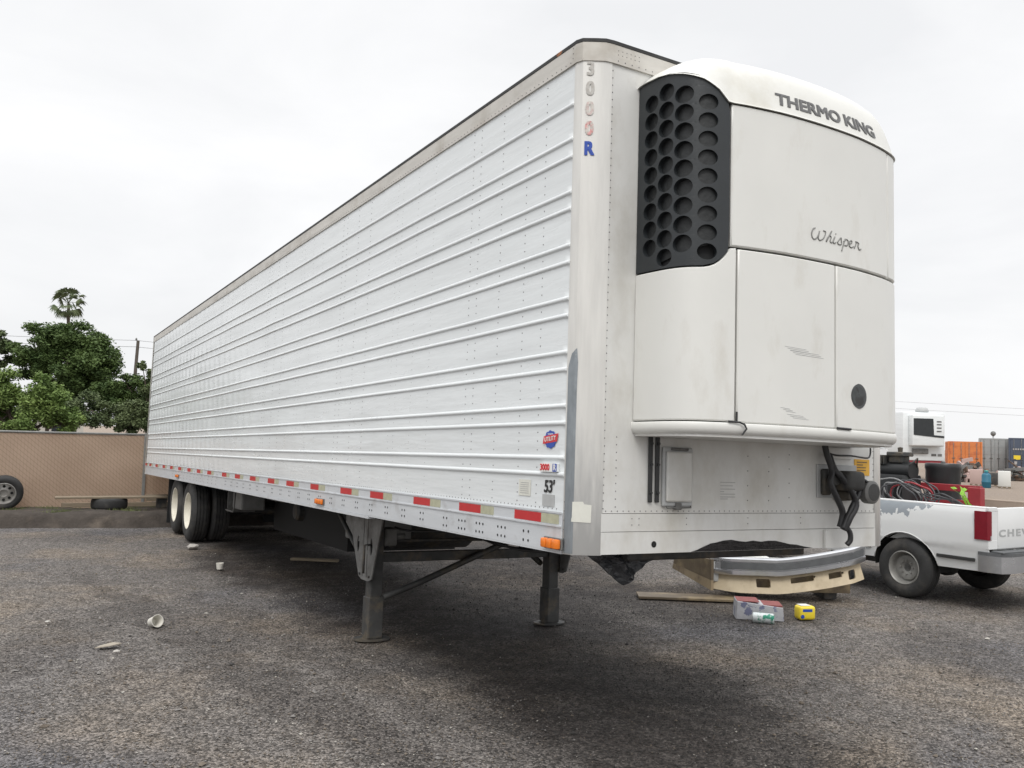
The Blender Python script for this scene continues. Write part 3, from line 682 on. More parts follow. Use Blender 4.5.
# decals on the near side (reading towards the front)
X0 = -.0028
def side(cy, cz, x=X0): return lambda u, v, d: Vector((x - d, cy - u, cz + v))
gear = []
for k in range(40):
    r = .050 if (k // 2) % 2 else .046; t = 2 * math.pi * k / 40; gear.append((r * 1.28 * math.cos(t), r * 1.05 * math.sin(t)))
bm = BM(); prism(bm, [(u, v) for u, v in gear], side(.278, .624, -.0045), 0, .001); badge = tp('round_emblem', bm, 'decalblue', label='blue round emblem with a red banner')
bm = BM(); prism(bm, [(-.078, -.026), (.070, -.012), (.083, .034), (-.068, .018)], side(.278, .624, -.0057), 0, .001, 0); bm2 = bm; bn = tp('banner', bm, 'decalred', parent=badge)
tp('emblem_text', text('UTILITY', .034, lambda u, v, d: Vector((-.0069 - d, .278 - u, .627 + v + u * .1)), depth=.0004, fat=.0012), 'decalwhite', parent=badge)
tp('emblem_text', text('TRAILERS', .014, lambda u, v, d: Vector((-.0057 - d, .278 - u, .654 + v)), depth=.0006), 'decalwhite', parent=badge)
bm = BM(); prism(bm, rrect(-.090, -.024, .090, .024, .006), side(.270, .464, -.0185), 0, .001); st = tp('model_sticker', bm, 'decalwhite', label='small oblong sticker reading 3000R')
tp('sticker_text', text('3000', .050, side(.307, .464, -.0197), depth=.0006, fat=.0025), 'decalred', parent=st)
bm = BM(); prism(bm, [(.045, -.022), (.088, -.022), (.088, .022), (.045, .022)], side(.270, .464, -.0197), 0, .0006); tp('sticker_field', bm, 'decalblue', parent=st)
tp('sticker_text', text('R', .046, side(.204, .464, -.0205), depth=.0004, fat=.002), 'decalwhite', parent=st)
# carrier plate behind the small sticker keeps it flat over the rib valley
bm = BM(); box(bm, (-.0184, .182, .442), (-.001, .358, .486)); tp('sticker_backing', bm, 'panel', parent=st)
tp('length_number', text("53'", .098, side(.282, .354), depth=.0008, fat=.0034, shear=.12, width=.92), 'black')
for (y0, y1, z0, z1, c, nm) in ((.222, .347, .246, .312, 'greystick', 'grey_sticker'), (.480, .615, .293, .388, 'paper', 'paper_sticker')):
    bm = BM(); box(bm, (-.0042, y0, z0), (-.0026, y1, z1)); st = tp(nm, bm, c)
    if c == 'paper':
        bm = BM()
        for k in range(6): box(bm, (-.0052, y0 + .02, z0 + .015 + k * .012), (-.0045, y1 - .02, z0 + .018 + k * .012))
        tp('faint_print', bm, 'faint', parent=st)

# ---------------- refrigeration unit
half = [(.36, 0), (.37, -.15), (.385, -.27), (.42, -.36), (.47, -.41), (.55, -.45), (.70, -.49), (.85, -.515), (1.0, -.535), (1.3, -.545)]
raw = half + [(2.582 - x, y) for x, y in half[::-1][1:]]
def smooth_plan(P, it=2):
    for _ in range(it):
        Q = [P[0]]
        for a, b in zip(P, P[1:]):
            Q += [(a[0] * .75 + b[0] * .25, a[1] * .75 + b[1] * .25), (a[0] * .25 + b[0] * .75, a[1] * .25 + b[1] * .75)]
        Q.append(P[-1]); P = Q
    return P
PLAN = smooth_plan(raw)
cum = [0]
for a, b in zip(PLAN, PLAN[1:]): cum.append(cum[-1] + math.hypot(b[0] - a[0], b[1] - a[1]))
STOT = cum[-1]
def plan_at(s):
    s = max(0, min(STOT, s))
    lo, hi = 0, len(cum) - 1
    while hi - lo > 1:
        md = (lo + hi) // 2
        if cum[md] <= s: lo = md
        else: hi = md
    a, b = PLAN[lo], PLAN[lo + 1]; t = (s - cum[lo]) / (cum[hi] - cum[lo])
    return a[0] + (b[0] - a[0]) * t, a[1] + (b[1] - a[1]) * t
def plan_n(s):
    a = plan_at(s - .02); b = plan_at(s + .02); dx, dy = b[0] - a[0], b[1] - a[1]; L_ = math.hypot(dx, dy)
    return dy / L_, -dx / L_          # outward
def shell(s, z, d=0.):
    x, y = plan_at(s); nx, ny = plan_n(s); return Vector((x + nx * d, y + ny * d, z))
core = [shell(STOT * k / 40, 0, -.045) for k in range(41)]
bm = BM(); prism(bm, [(p.x, min(p.y, .0) - .002) for p in core], lambda u, v, d: Vector((u, v, d)), .69, 2.62)
unit = tp('refrigeration_unit', bm, 'dark')
def up(name, bm, m_, smooth=40, label=None): return tp(name, bm, m_, smooth=smooth, parent=unit, label=label)
def panel(s0, s1, zlo, zhi, th=.03, ch=.007, proud=0., ns=None):
    """a bent door: outer skin with eased edges and returned sides"""
    ns = ns or max(6, int((s1 - s0) / .03)); bm = BM()
    def row(fz, d, si):
        out = []
        for k in range(ns + 1):
            s = s0 + si + (s1 - s0 - 2 * si) * k / ns; out.append(fz(s, d)); 
        return out
    zl = zlo if callable(zlo) else (lambda s: zlo); zh = zhi if callable(zhi) else (lambda s: zhi)
    lv = [(0, -th, 0), (0, -ch, 0), (0, 0, ch), None, (1, 0, ch), (1, -ch, 0), (1, -th, 0)]
    rows = []
    for spec in lv:
        if spec is None:
            for q in range(1, 6): rows.append(('m', q / 6, ch))
        else: rows.append(spec)
    G = []
    for spec in rows:
        r = []
        for k in range(-2, ns + 3):
            if k == -2: s, dd = s0, -th
            elif k == -1: s, dd = s0, -ch
            elif k == ns + 1: s, dd = s1, -ch
            elif k == ns + 2: s, dd = s1, -th
            else: s, dd = s0 + ch + (s1 - s0 - 2 * ch) * k / ns, 0
            a, b = zl(s), zh(s)
            if spec[0] == 'm': z = a + ch + (b - a - 2 * ch) * spec[1]; d = dd
            else:
                z = a + spec[2] if spec[0] == 0 else b - spec[2]; d = min(dd, spec[1])
            r.append(bm.verts.new(shell(s, z, d + proud)))
        G.append(r)
    for A, B in zip(G, G[1:]):
        for k in range(len(A) - 1): bm.faces.new((A[k], A[k + 1], B[k + 1], B[k]))
    return bm
def gb(s):   # lower edge of the grille / top of the side panel
    if s < .43: return 1.575 - .012 * s
    t = min(1, (s - .43) / .19); return 1.570 + .118 * t ** 2.6
SD = .655
up('side_door', panel(.002, SD, .742, lambda s: gb(s) if s < .62 else 1.688), 'grp')
up('centre_door', panel(SD + .011, 1.380, .738, 1.684), 'grp')
up('right_door', panel(1.392, STOT - .002, .738, 1.684), 'grp')
up('upper_door', panel(.619, STOT - .60, 1.697, 2.494), 'grp')
up('upper_side_panel', panel(STOT - .592, STOT - .002, 1.697, 2.494), 'grp')
# rounded bottom skirt
bm = BM(); rows = []
prof = [(.735, -.03), (.735, .004), (.730, .007), (.716, .009), (.700, .008), (.686, .003), (.674, -.008), (.667, -.026), (.655, -.06)]
for k in range(61):
    s = STOT * k / 60; dz = .0
    rows.append([bm.verts.new(shell(s, z + dz, d)) for z, d in prof])
for A, B in zip(rows, rows[1:]):
    for j in range(len(prof) - 1): bm.faces.new((A[j], A[j + 1], B[j + 1], B[j]))
up('bottom_skirt', bm, 'grp', smooth=60)
bm = BM(); prism(bm, [(p.x, min(p.y, 0) - .003) for p in [shell(STOT * k / 40, 0, -.02) for k in range(41)]], lambda u, v, d: Vector((u, v, d)), .657, .672); up('belly_pan', bm, 'front')
for s in (.655, 1.385):
    bm = BM(); pts = [shell(s - .045, .742, .012), shell(s + .02, .739, .016), shell(s + .045, .728, .022), shell(s + .055, .705, .026), shell(s + .03, .672, .022)] if s < 1 else [shell(s, .741, .010), shell(s + .12, .739, .010)]
    tube(bm, pts, .0055 if s < 1 else .007, 6); up('latch_cable', bm, 'black')
bm = BM(); box(bm, (-.005, -.006, 0), (.005, 0, .05)); 
p = shell(SD + .005, .745, .004); bmesh.ops.transform(bm, matrix=Matrix.Translation(p), verts=bm.verts); up('seal_gap', bm, 'black')
for (s0, z0, L0) in ((.98, 1.175, .16), (1.02, 1.155, .22), (1.00, .80, .12), (.95, .835, .07)):
    bm = BM()
    for q in range(3): tube(bm, [shell(s0 + L0 * t / 6 + q * .02, z0 - .009 * q - .006 * t / 6, .0004) for t in range(7)], .0011, 4)
    up('scuff', bm, 'greystick')

# perforated grille
cols = [(.112, 2.553, 9, .053), (.226, 2.586, 10, .055), (.343, 2.543, 9, .057)]
holes = []
for s, ztop, n_, r in cols:
    for k in range(n_): holes.append(circ(s, ztop - .105 * k, r, .0495, 20))
for k in range(9): holes.append(circ(.482, 2.492 - .1045 * k, .056, .045, 20))
out = [(.006, gb(0) + .008)] + [(s, gb(s) + .008) for s in (.1, .2, .3, .4, .46, .52, .56, .585, .603)] + [(.609, 1.78), (.609, 1.9), (.609, 2.1), (.609, 2.3), (.609, 2.42), (.600, 2.49), (.575, 2.54), (.54, 2.575), (.49, 2.612), (.43, 2.642), (.35, 2.667), (.25, 2.688), (.15, 2.697), (.06, 2.698), (.006, 2.692)]
bm = fill2d(out, holes, maxe=.018, thick=-.032)
gr = up('grille', warp(bm, lambda u, v, d: shell(u, v, d - .002)), 'grille', smooth=35)
bm = fill2d([(.01, 1.59), (.60, 1.72), (.60, 2.48), (.4, 2.64), (.01, 2.66)], maxe=.05)
tp('grille_backing', warp(bm, lambda u, v, d: shell(u, v, -.034 + (.012 if u > .40 else 0))), mat('grille_depth', (.010, .012, .013), .5, var=.3, vscale=20, bump=.3, bscale=40), smooth=40, parent=unit)
# right side grille, mirrored
bm = BM()
# domed cap
def zE(s):
    s = min(s, STOT - s)
    K = [(0, 2.680), (.037, 2.690), (.176, 2.692), (.26, 2.680), (.348, 2.657), (.46, 2.618), (.546, 2.562), (.590, 2.505), (.62, 2.500), (5, 2.505)]
    for (a, za), (b, zb) in zip(K, K[1:]):
        if s <= b: return za + (zb - za) * (s - a) / (b - a)
def zEr(s):
    return zE(s) if s < STOT / 2 else 2.5
ZC = 2.818; CA, CB = 13.0, 1.30
def cap_sg(s, sg):
    z0 = zEr(s); f = (1 - sg ** CA) ** CB; x, y = plan_at(s); sy = sg ** 1.12; y -= .006
    return Vector((1.3 + (x - 1.3) * .995 * sg, y * sy - .01 * (1 - sy), z0 + (ZC - z0) * f))
bm = BM(); fs = [1, .9985, .996, .992, .986, .978, .967, .953, .936, .915, .89, .86, .82, .77, .70, .6, .48, .34, .2, .06]
NS = 90; rows = []
for f in [-2, -1] + fs:
    r = []
    for k in range(NS + 1):
        s = STOT * k / NS
        if f == -2: r.append(bm.verts.new(shell(s, zEr(s) + .004, -.02)))
        elif f == -1: r.append(bm.verts.new(shell(s, zEr(s) - .002, .010)))
        else: r.append(bm.verts.new(cap_sg(s, f) + Vector((0, 0, .004))))
    rows.append(r)
for A, B in zip(rows, rows[1:]):
    for k in range(NS): bm.faces.new((A[k], A[k + 1], B[k + 1], B[k]))
bm.faces.new(rows[-1])
up('cap', bm, 'cap', smooth=60)
def on_cap(s, z, d):
    z0 = zEr(s); f = max(.001, min(.9, (z - z0 - .004) / (ZC - z0))); return cap_sg(s, (1 - f ** (1 / CB)) ** (1 / CA)) + Vector((0, 0, .004)) + Vector((plan_n(s)[0], plan_n(s)[1], .25)) * (d + .001)
for wd, f0, f1 in (('THERMO', .905, 1.440), ('KING', 1.487, 1.812)):
    up('maker_lettering', text(wd, .102, lambda u, v, d: on_cap(u, 2.578 + v, d), depth=.0012, fat=.0052, fit=(f0, f1)), 'greyprint', smooth=None)
WH = [[(45, 105), (20, 92), (2, 45), (14, 6), (40, 0), (76, 32), (97, 84), (86, 44), (84, 10), (106, 0), (148, 30), (172, 88), (142, 96)],
 [(247, 112), (214, 60), (178, 0), (192, 36), (222, 62), (240, 50), (226, 12), (242, 0), (262, 14)], [(287, 65), (266, 16), (276, 0), (300, 12)], [(297, 92), (301, 96)],
 [(318, 14), (366, 70), (372, 40), (374, 12), (346, 0), (322, 8)], [(424, 70), (396, 2), (376, -56)], [(400, 36), (438, 68), (464, 50), (450, 12), (414, 4)],
 [(474, 24), (514, 50), (506, 68), (482, 52), (478, 14), (504, 0), (538, 16)], [(548, 0), (576, 56), (568, 70), (612, 60), (600, 30), (620, 0), (648, 12)]]
def catmull(P, n=6):
    P = [Vector(p) for p in P]; Q = []
    for i in range(len(P) - 1):
        p0, p1, p2, p3 = P[max(i - 1, 0)], P[i], P[i + 1], P[min(i + 2, len(P) - 1)]
        for k in range(n):
            t = k / n; Q.append(.5 * ((2 * p1) + (p2 - p0) * t + (2 * p0 - 5 * p1 + 4 * p2 - p3) * t * t + (3 * p1 - p0 - 3 * p2 + p3) * t ** 3))
    Q.append(P[-1]); return Q
bm = BM()
for st_ in WH:
    tube(bm, [shell(1.178 + q.x * .000685, 1.812 + q.y * .00062, .001) for q in catmull([(a, b, 0) for a, b in st_], 4)], .0042, 5)
up('script_lettering', bm, 'lightprint', smooth=None)
bm = BM()
prism(bm, [(a * 1.0 + (0.012 if a < 0 else 0), b) for a, b in circ(0, 0, .082, .073, 24)], lambda u, v, d: shell(1.592 + u, .937 + v, d), .0, .0035)
ph_ = up('porthole', bm, mat('porthole_gasket', (.06, .065, .068), .5))
bm = BM(); prism(bm, circ(-.002, .0, .066, .058, 24), lambda u, v, d: shell(1.592 + u, .937 + v, d), .003, .0045); up('porthole_screen', bm, mat('porthole_screen', (.035, .04, .042), .4, var=.4, vscale=30, col2=(.01, .01, .01), c2scale=12, c2lo=.5, c2hi=.55))
# ---------------- fittings on the lower front wall
for x0 in (.478, .528):
    bm = BM(); box(bm, (x0, -.016, .285), (x0 + .028, -.001, .70), .004)
    for z in (.34, .50, .62): lathe(bm, [(-.024, .009), (-.0155, .011)], (x0 + .014, 0, z), 'Y', 8)
    tp('bracket_bar', bm, 'blackplastic')
bm = BM(); box(bm, (.575, -.022, .262), (.80, -.001, .605), .012, seg=2); hb = tp('access_hatch', bm, 'greystick')
bm = BM(); box(bm, (.592, -.037, .290), (.784, -.0215, .578), .010, seg=2); tp('hatch_door', bm, 'front', parent=hb)
bm = BM(); tube(bm, [(.63, -.03, .592), (.75, -.03, .592)], .008); tp('hinge', bm, 'greysteel', parent=hb)
bm = BM(); box(bm, (.667, -.034, .245), (.71, -.0, .285), .004)
tube(bm, [(.61, -.012, .27), (.60, -.03, .255), (.78, -.03, .258), (.79, -.012, .27)], .004); tp('hatch_latch', bm, 'greysteel', parent=hb)
bm = BM()
for k, (w, z) in enumerate(((.12, .405), (.10, .385), (.12, .365), (.03, .35), (.12, .335), (.12, .318), (.06, .306))): box(bm, (1.035, -.0020, z), (1.035 + w, -.0004, z + .0045))
tp('notice_print', bm, 'faint')
bm = BM(); box(bm, (2.236, -.004, .472), (2.388, -.001, .580)); st = tp('warning_sticker', bm, 'yellowst')
bm = BM()
for k in range(4): box(bm, (2.26, -.0052, .558 - k * .018), (2.26 + (.10, .06, .09, .09)[k], -.0042, .564 - k * .018))
tp('sticker_print', bm, 'brownp', parent=st)
# service connection plate with hoses
bm = BM(); box(bm, (1.865, -.012, .322), (2.250, -.001, .538), .004); pl_ = tp('connection_plate', bm, 'greystick')
bm = BM()
box(bm, (1.99, -.16, .37), (2.16, -.012, .50), .03, seg=3); box(bm, (1.89, -.05, .34), (1.96, -.012, .51), .01)
lathe(bm, [(-.09, .0), (-.09, .035), (-.05, .045), (-.012, .045)], (1.96, 0, .44), 'Y', 14); box(bm, (2.14, -.12, .38), (2.20, -.05, .46), .02, seg=2)
lathe(bm, [(-.13, .0), (-.13, .03), (-.06, .036), (-.012, .036)], (2.05, 0, .34), 'Y', 14)
tp('glad_hand', bm, 'darkmetal', parent=pl_, smooth=50)
bm = BM(); lathe(bm, [(-.03, 0), (-.03, .062), (-.02, .075), (.03, .075), (.045, .06), (.045, 0)], (2.215, -.14, .366), 'Y', 24)
tp('round_socket', bm, 'greysteel', parent=pl_, smooth=50)
bm = BM(); lathe(bm, [(-.0325, .045), (-.031, .056)], (2.215, -.14, .366), 'Y', 20); tp('socket_rim', bm, 'darkmetal', parent=pl_, smooth=50)
def hose(pts, r, mt_='hose', nm='hose'):
    P = [Vector(p) for p in pts]; Q = []
    for i in range(len(P) - 1):
        p0, p1, p2, p3 = P[max(i - 1, 0)], P[i], P[i + 1], P[min(i + 2, len(P) - 1)]
        for k in range(6):
            t = k / 6; Q.append(.5 * ((2 * p1) + (p2 - p0) * t + (2 * p0 - 5 * p1 + 4 * p2 - p3) * t * t + (3 * p1 - p0 - 3 * p2 + p3) * t ** 3))
    Q.append(P[-1]); bm = BM(); tube(bm, Q, r, 8); return bm
tp('hose', hose([(1.88, -.05, .70), (1.90, -.06, .60), (1.925, -.08, .50), (1.90, -.09, .42), (1.95, -.10, .32), (2.0, -.10, .23), (1.985, -.09, .14)], .020), 'hose')
tp('hose', hose([(2.15, -.10, .42), (2.12, -.13, .36), (2.06, -.13, .28), (2.02, -.13, .22), (1.975, -.12, .13)], .018), 'hose')
tp('hose', hose([(1.93, -.05, .60), (1.94, -.09, .50), (1.99, -.12, .44), (2.08, -.14, .30), (2.02, -.14, .20), (1.99, -.12, .12)], .021), 'hose')
tp('hose', hose([(1.99, -.12, .16), (2.03, -.13, .11), (2.035, -.13, .06), (2.015, -.12, .03)], .017), 'hose')
tp('cable', hose([(1.92, -.04, .615), (2.0, -.05, .60), (2.15, -.05, .60), (2.30, -.05, .59), (2.36, -.03, .61), (2.365, -.03, .66)], .006), 'hose')
tp('cable', hose([(2.13, -.10, .46), (2.17, -.14, .44), (2.20, -.15, .41)], .010), 'hose')
bm = BM(); box(bm, (1.925, -.03, -.002), (1.975, -.0065, .115), .003); tp('drain_duct', bm, 'front')
bm = BM(); box(bm, (1.97, -.012, .575), (2.2, -.001, .65), .003); tp('cover_plate', bm, 'front')

# ---------------- underside
y = .35
while y < 15.9:
    if not (10.6 < y < 13.4):
        bm = BM(); box(bm, (.05, y, .02), (WID - .05, y + .05, .125)); tp('floor_beam', bm, 'darkmetal')
    y += .305
bm = BM(); box(bm, (.55, .25, -.075), (2.05, 1.6, .019), .01); lathe(bm, [(-.15, .045), (-.13, .045), (-.125, .03), (-.08, .03)], (1.3, .92, 0), 'Z', 16); tp('upper_coupler', bm, 'darkmetal')
bm = BM()
for x in (.80, 1.72): box(bm, (x, 8.4, -.20), (x + .08, 14.8, .015), .005)
for yb in (8.6, 10.6, 12.0, 13.6): box(bm, (.885, yb, -.17), (1.715, yb + .08, -.02))
tp('slider_frame', bm, 'darkmetal')
ZW = {11.4: -.497, 12.65: -.468}
for yw, zw in ZW.items():
    bm = BM(); tube(bm, [(.30, yw, zw), (2.30, yw, zw)], .065, 16)
    for x in (.76, 1.68):
        box(bm, (x, yw - .45, zw + .10), (x + .09, yw + .45, zw + .15), .01); box(bm, (x + .01, yw - .05, zw), (x + .08, yw + .05, -.21), .01); lathe(bm, [(zw + .05, .09), (zw + .12, .11), (-.21, .11)], (x + .045, yw + .3, 0), 'Z', 14)
    tp('axle', bm, 'darkmetal', smooth=40)
def big_wheel(x, yw, zw, sg):
    """sg: which way the wheel faces (-1 towards the near side)"""
    c = (x, yw, zw); R = .50
    bm = BM(); lathe(bm, [(sg * .02, .0), (sg * .02, .10), (sg * -.02, .14), (sg * -.10, .15), (sg * -.12, 0)], c, 'X', 24); hub = tp('wheel', bm, 'greysteel', smooth=40)
    bm = BM(); w = .135
    prof = [(-w, .30), (-w - .012, .36), (-w - .014, .42), (-w + .006, .468), (-w + .028, .488)]
    for g in (-.075, -.025, .025, .075):
        prof += [(g - .008, .499), (g - .006, .485), (g + .006, .485), (g + .008, .499)]
    prof += [(w - .028, .488), (w - .006, .468), (w + .014, .42), (w + .012, .36), (w, .30)]
    lathe(bm, prof, c, 'X', 56, closed=True); tp('tyre', bm, 'rubber', smooth=35, parent=hub)
    bm = BM(); s = sg
    prof = [(s * .142, .300), (s * .138, .285), (s * .115, .275), (s * .075, .262), (s * .045, .235), (s * .035, .17), (s * .05, .145), (s * .05, .09)]
    lathe(bm, prof, c, 'X', 40, caps=False)
    for k in range(10):
        t = 2 * math.pi * k / 10; lathe(bm, [(s * .0, .014), (s * .03, .012)], (x, yw + .12 * math.cos(t), zw + .12 * math.sin(t)), 'X', 6)
    tp('rim', bm, 'rimw', smooth=40, parent=hub)
for yw, zw in ZW.items():
    for x, sg in ((.19, -1), (.50, 1), (WID - .50, -1), (WID - .19, 1)): big_wheel(x, yw, zw, sg)
# mudflaps, air tank, storage box
for x in (.06, 1.84):
    bm = BM(); box(bm, (x, 13.45, -.85), (x + .70, 13.465, -.03)); tp('mudflap', bm, 'blackplastic')
bm = BM(); box(bm, (.36, 9.9, -.42), (.78, 9.92, -.03)); box(bm, (.36, 9.2, -.05), (.40, 9.9, -.03)); tube(bm, [(.32, 9.25, -.03), (.31, 9.25, -.33), (.31, 9.30, -.38), (.33, 9.85, -.38)], .012, 6); tp('tank_bracket', bm, 'greysteel')
bm = BM(); box(bm, (.42, 9.3, -.36), (.78, 9.86, -.06), .03, seg=2); tp('storage_box', bm, 'boxgrey')
bm = BM(); lathe(bm, [(0, 0), (.0, .10), (.03, .13), (.85, .13), (.88, .10), (.88, 0)], (.9, 8.2, -.30), 'X', 20); tp('air_tank', bm, 'darkmetal', smooth=40)
bm = BM(); box(bm, (.9, 15.9, -.62), (.98, 15.98, .0)); box(bm, (1.62, 15.9, -.62), (1.7, 15.98, .0)); box(bm, (.15, 15.9, -.70), (2.45, 16.0, -.60), .005); tp('rear_guard', bm, 'greysteel')
# fuel tank and box between the landing legs
bm = BM(); box(bm, (.62, 4.75, -.40), (1.15, 5.35, -.02), .02, seg=2); tp('battery_box', bm, 'boxgrey')
bm = BM(); lathe(bm, [(0, 0), (0, .24), (.04, .27), (.96, .27), (1.0, .24), (1.0, 0)], (1.25, 5.6, -.29), 'X', 28); tp('fuel_tank', bm, 'darkmetal', smooth=40)
bm = BM()
box(bm, (1.0, 6.3, -.66), (2.45, 9.6, -.62)); box(bm, (2.40, 6.3, -.62), (2.45, 9.6, .0)); box(bm, (1.0, 6.3, -.62), (1.05, 9.6, .0)); box(bm, (1.051, 6.35, -.62), (2.399, 6.39, .0)); box(bm, (1.051, 9.5, -.62), (2.399, 9.54, .0)); tp('pallet_rack', bm, mat('black_undercoat', (.012, .012, .012), .8))
# landing gear
for sx, x in ((1, .30), (-1, 2.30)):
    zf = -1.163 if sx > 0 else -1.142
    bm = BM(); xa, xb = x - .03, x + .11
    if sx < 0: xa, xb = x - .11, x + .03
    box(bm, (xa + .012, 3.665, -.80), (xb - .012, 3.795, -.02), .008)
    leg = tp('landing_leg', bm, 'darkmetal')
    bm = BM(); box(bm, (xa + .0, 3.65, zf + .02), (xb, 3.81, -.78), .006); tp('lower_tube', bm, 'darkmetal', parent=leg)
    bm = BM(); cx = (xa + xb) / 2
    A = [(cx + .17 * a, 3.73 + .13 * b) for a, b in circ(0, 0, 1, 1, 20)]
    prism(bm, A, lambda u, v, d: Vector((u, v, d)), zf, zf + .014); prism(bm, [(cx + .5 * (u - cx), 3.73 + .6 * (v - 3.73)) for u, v in A], lambda u, v, d: Vector((u, v, d)), zf + .0145, zf + .045)
    tp('foot_plate', bm, 'darkmetal', parent=leg)
    out = [(3.34, .0), (4.22, .0), (3.89, -.585), (3.82, -.61), (3.64, -.61), (3.57, -.585)]
    slots = [circ(3.93, -.30, .032, .075, 14), circ(3.60, -.30, .032, .075, 14)]
    bm = fill2d(out, slots, maxe=.3, thick=.012); gx = x - .055 if sx > 0 else x + .043
    tp('gusset_plate', warp(bm, lambda u, v, d: Vector((gx + d, u, v - .02))), 'greysteel')
    bm = BM(); xg = x - .055 if sx > 0 else x + .02
    box(bm, (xg, 3.68, -.60), (xg + .045, 3.70, -.02)); box(bm, (xg, 3.78, -.60), (xg + .045, 3.80, -.02))
    for yb, zb in ((3.62, -.585), (3.85, -.585), (4.0, -.05), (3.52, -.05), (4.12, -.05), (3.42, -.05)): lathe(bm, [(gx - .012, .012), (gx, .012)], (0, yb, zb), 'X', 6)
    tp('gusset_frame', bm, 'darkmetal')
bm = BM(); box(bm, (.40, 3.69, -.47), (2.2, 3.77, -.38), .005); tp('cross_beam', bm, 'darkmetal')
bm = BM(); tube(bm, [(.40, 3.64, -.78), (.75, 3.64, -.66), (2.20, 3.64, -.10)], .030, 6); tp('diagonal_brace', bm, 'darkmetal')
bm = BM(); tube(bm, [(2.22, 3.86, -.55), (2.22, 5.4, .0)], .03, 6); tp('diagonal_brace', bm, 'darkmetal')
bm = BM(); tube(bm, [(.36, 3.86, -.62), (.42, 5.2, .0)], .025, 6); tp('diagonal_brace', bm, 'darkmetal')
bm = BM(); tube(bm, [(.40, 3.73, -.28), (2.2, 3.73, -.28)], .018, 6); tube(bm, [(.24, 3.60, -.30), (.18, 3.60, -.30), (.18, 3.60, -.55)], .012, 6); tp('crank_shaft', bm, 'darkmetal')
tp('air_line', hose([(1.1, 1.2, -.10), (1.0, 2.2, -.22), (1.1, 3.4, -.18), (.95, 4.6, -.25), (1.1, 6.2, -.12)], .012), 'hose')
tp('air_line', hose([(1.4, 1.2, -.10), (1.55, 2.4, -.26), (1.45, 3.5, -.30), (1.6, 4.8, -.14)], .012), 'hose')
bm = BM(); box(bm, (.40, 3.655, -.32), (.52, 3.805, -.16), .01); lathe(bm, [(.52, .03), (.62, .03), (.62, 0)], (0, 3.73, -.24), 'X', 10); tp('gearbox', bm, 'greysteel')
bm = BM()
for x in (.7, 1.8): box(bm, (x, 1.6, -.10), (x + .1, 8.4, .018), .004)
tp('main_rail', bm, 'darkmetal')

# ================================================================== things under and beyond the trailer
# black plastic sheet hanging under the front of the trailer
bm = BM()
ring = [(.28, -.002), (.36, -.002), (.92, -.002), (.83, -.05), (.74, -.10), (.68, -.15), (.64, -.19), (.585, -.225), (.55, -.205), (.50, -.165), (.47, -.155), (.40, -.09), (.35, -.065)]
bm = fill2d(ring, maxe=.05, thick=.05)
for v in bm.verts:
    u, w_, d = v.co
    v.co = Vector((u, .30 + .030 * abs(math.sin(u * 13 + w_ * 9)) + .022 * abs(math.sin(w_ * 21 - u * 14)) + .012 * math.sin(u * 47 + w_ * 31) + d * .2, w_ - .004))
o = build('plastic_sheet', bm, 'tarp', smooth=28); o.matrix_world = T
tag(o, 'crumpled black plastic sheet hanging beneath the front of the trailer', 'plastic sheet')

# beige bumper lying beyond the trailer : frame along A->B
A = Vector((4.86, 4.14, .0)); B = Vector((6.48, 3.20, .0)); ux = (B - A).normalized(); uy = Vector((-ux.y, ux.x, 0)); Lb = (B - A).length
bump = empty('truck_bumper', A + ux * Lb / 2 + uy * .4, math.atan2(ux.y, ux.x), 'discarded beige truck bumper with dull chrome bar lying beyond the trailer', 'bumper')
H = Lb / 2
def arc(u):  # the front bows outwards in the middle
    return -.40 - .05 * (1 - (u / H) ** 2) + (.0 if abs(u) < H * .8 else (abs(u) - H * .8) * .5)
lift = lambda u: .06 + .20 * max(0, (u + H * .2) / (1.2 * H)) ** 1.3
def sweep(prof, n=40, u0=-H, u1=H, th=None):
    bm = BM(); rows = []
    for k in range(n + 1):
        u = u0 + (u1 - u0) * k / n; rows.append([bm.verts.new((u, arc(u) + dy, lift(u) + z)) for dy, z in prof])
    m_ = len(prof)
    for A_1, B_1 in zip(rows, rows[1:]):
        for j in range(m_): bm.faces.new((A_1[j], A_1[(j + 1) % m_], B_1[(j + 1) % m_], B_1[j]))
    bm.faces.new(rows[0]); bm.faces.new(rows[-1][::-1]); return bm
cut = [rrect(-.33 - .085, .10, -.33 + .085, .20, .02), rrect(-.0, .135, .28, .20, .01), rrect(.46, .12, .62, .19, .01), rrect(.70, .07, .79, .18, .02)]
bm = fill2d([(-H, .06), (-.6, .035), (0, .035), (.5, .03), (H - .02, .03), (H - .06, .24), (-H, .24)], cut, maxe=.06, thick=.03)
build('fascia', warp(bm, lambda u, v, d: Vector((u, arc(u) + .02 + d + (.10 * (1 - v / .24) * -1), v + lift(u)))), 'beige', bump, smooth=40)
build('chrome_bar', sweep([(.0, .235), (-.055, .24), (-.068, .25), (-.068, .30), (-.050, .305), (-.050, .40), (-.064, .405), (-.064, .435), (-.05, .445), (.02, .45), (.02, .235)]), 'chrome', bump, smooth=50)
build('rubber_strip', sweep([(-.0505, .312), (-.066, .318), (-.066, .388), (-.0505, .395)], u0=-H + .1, u1=H - .03), 'greybump', bump, smooth=40)
bm = BM(); box(bm, (-H - .005, -.38, .20), (-H + .09, -.30, .46), .02, seg=2); build('end_cap', bm, 'greystick', bump, smooth=40)
def sideface(u, v, d): return Vector((-H - .01 - .42 * u * .6 + d, -.40 + u, v + .05))
bm = fill2d([(0, .17), (1.05, .22), (1.0, .36), (0, .42)], maxe=.15, thick=.03)
build('side_fairing', warp(bm, sideface), 'brownp', bump)
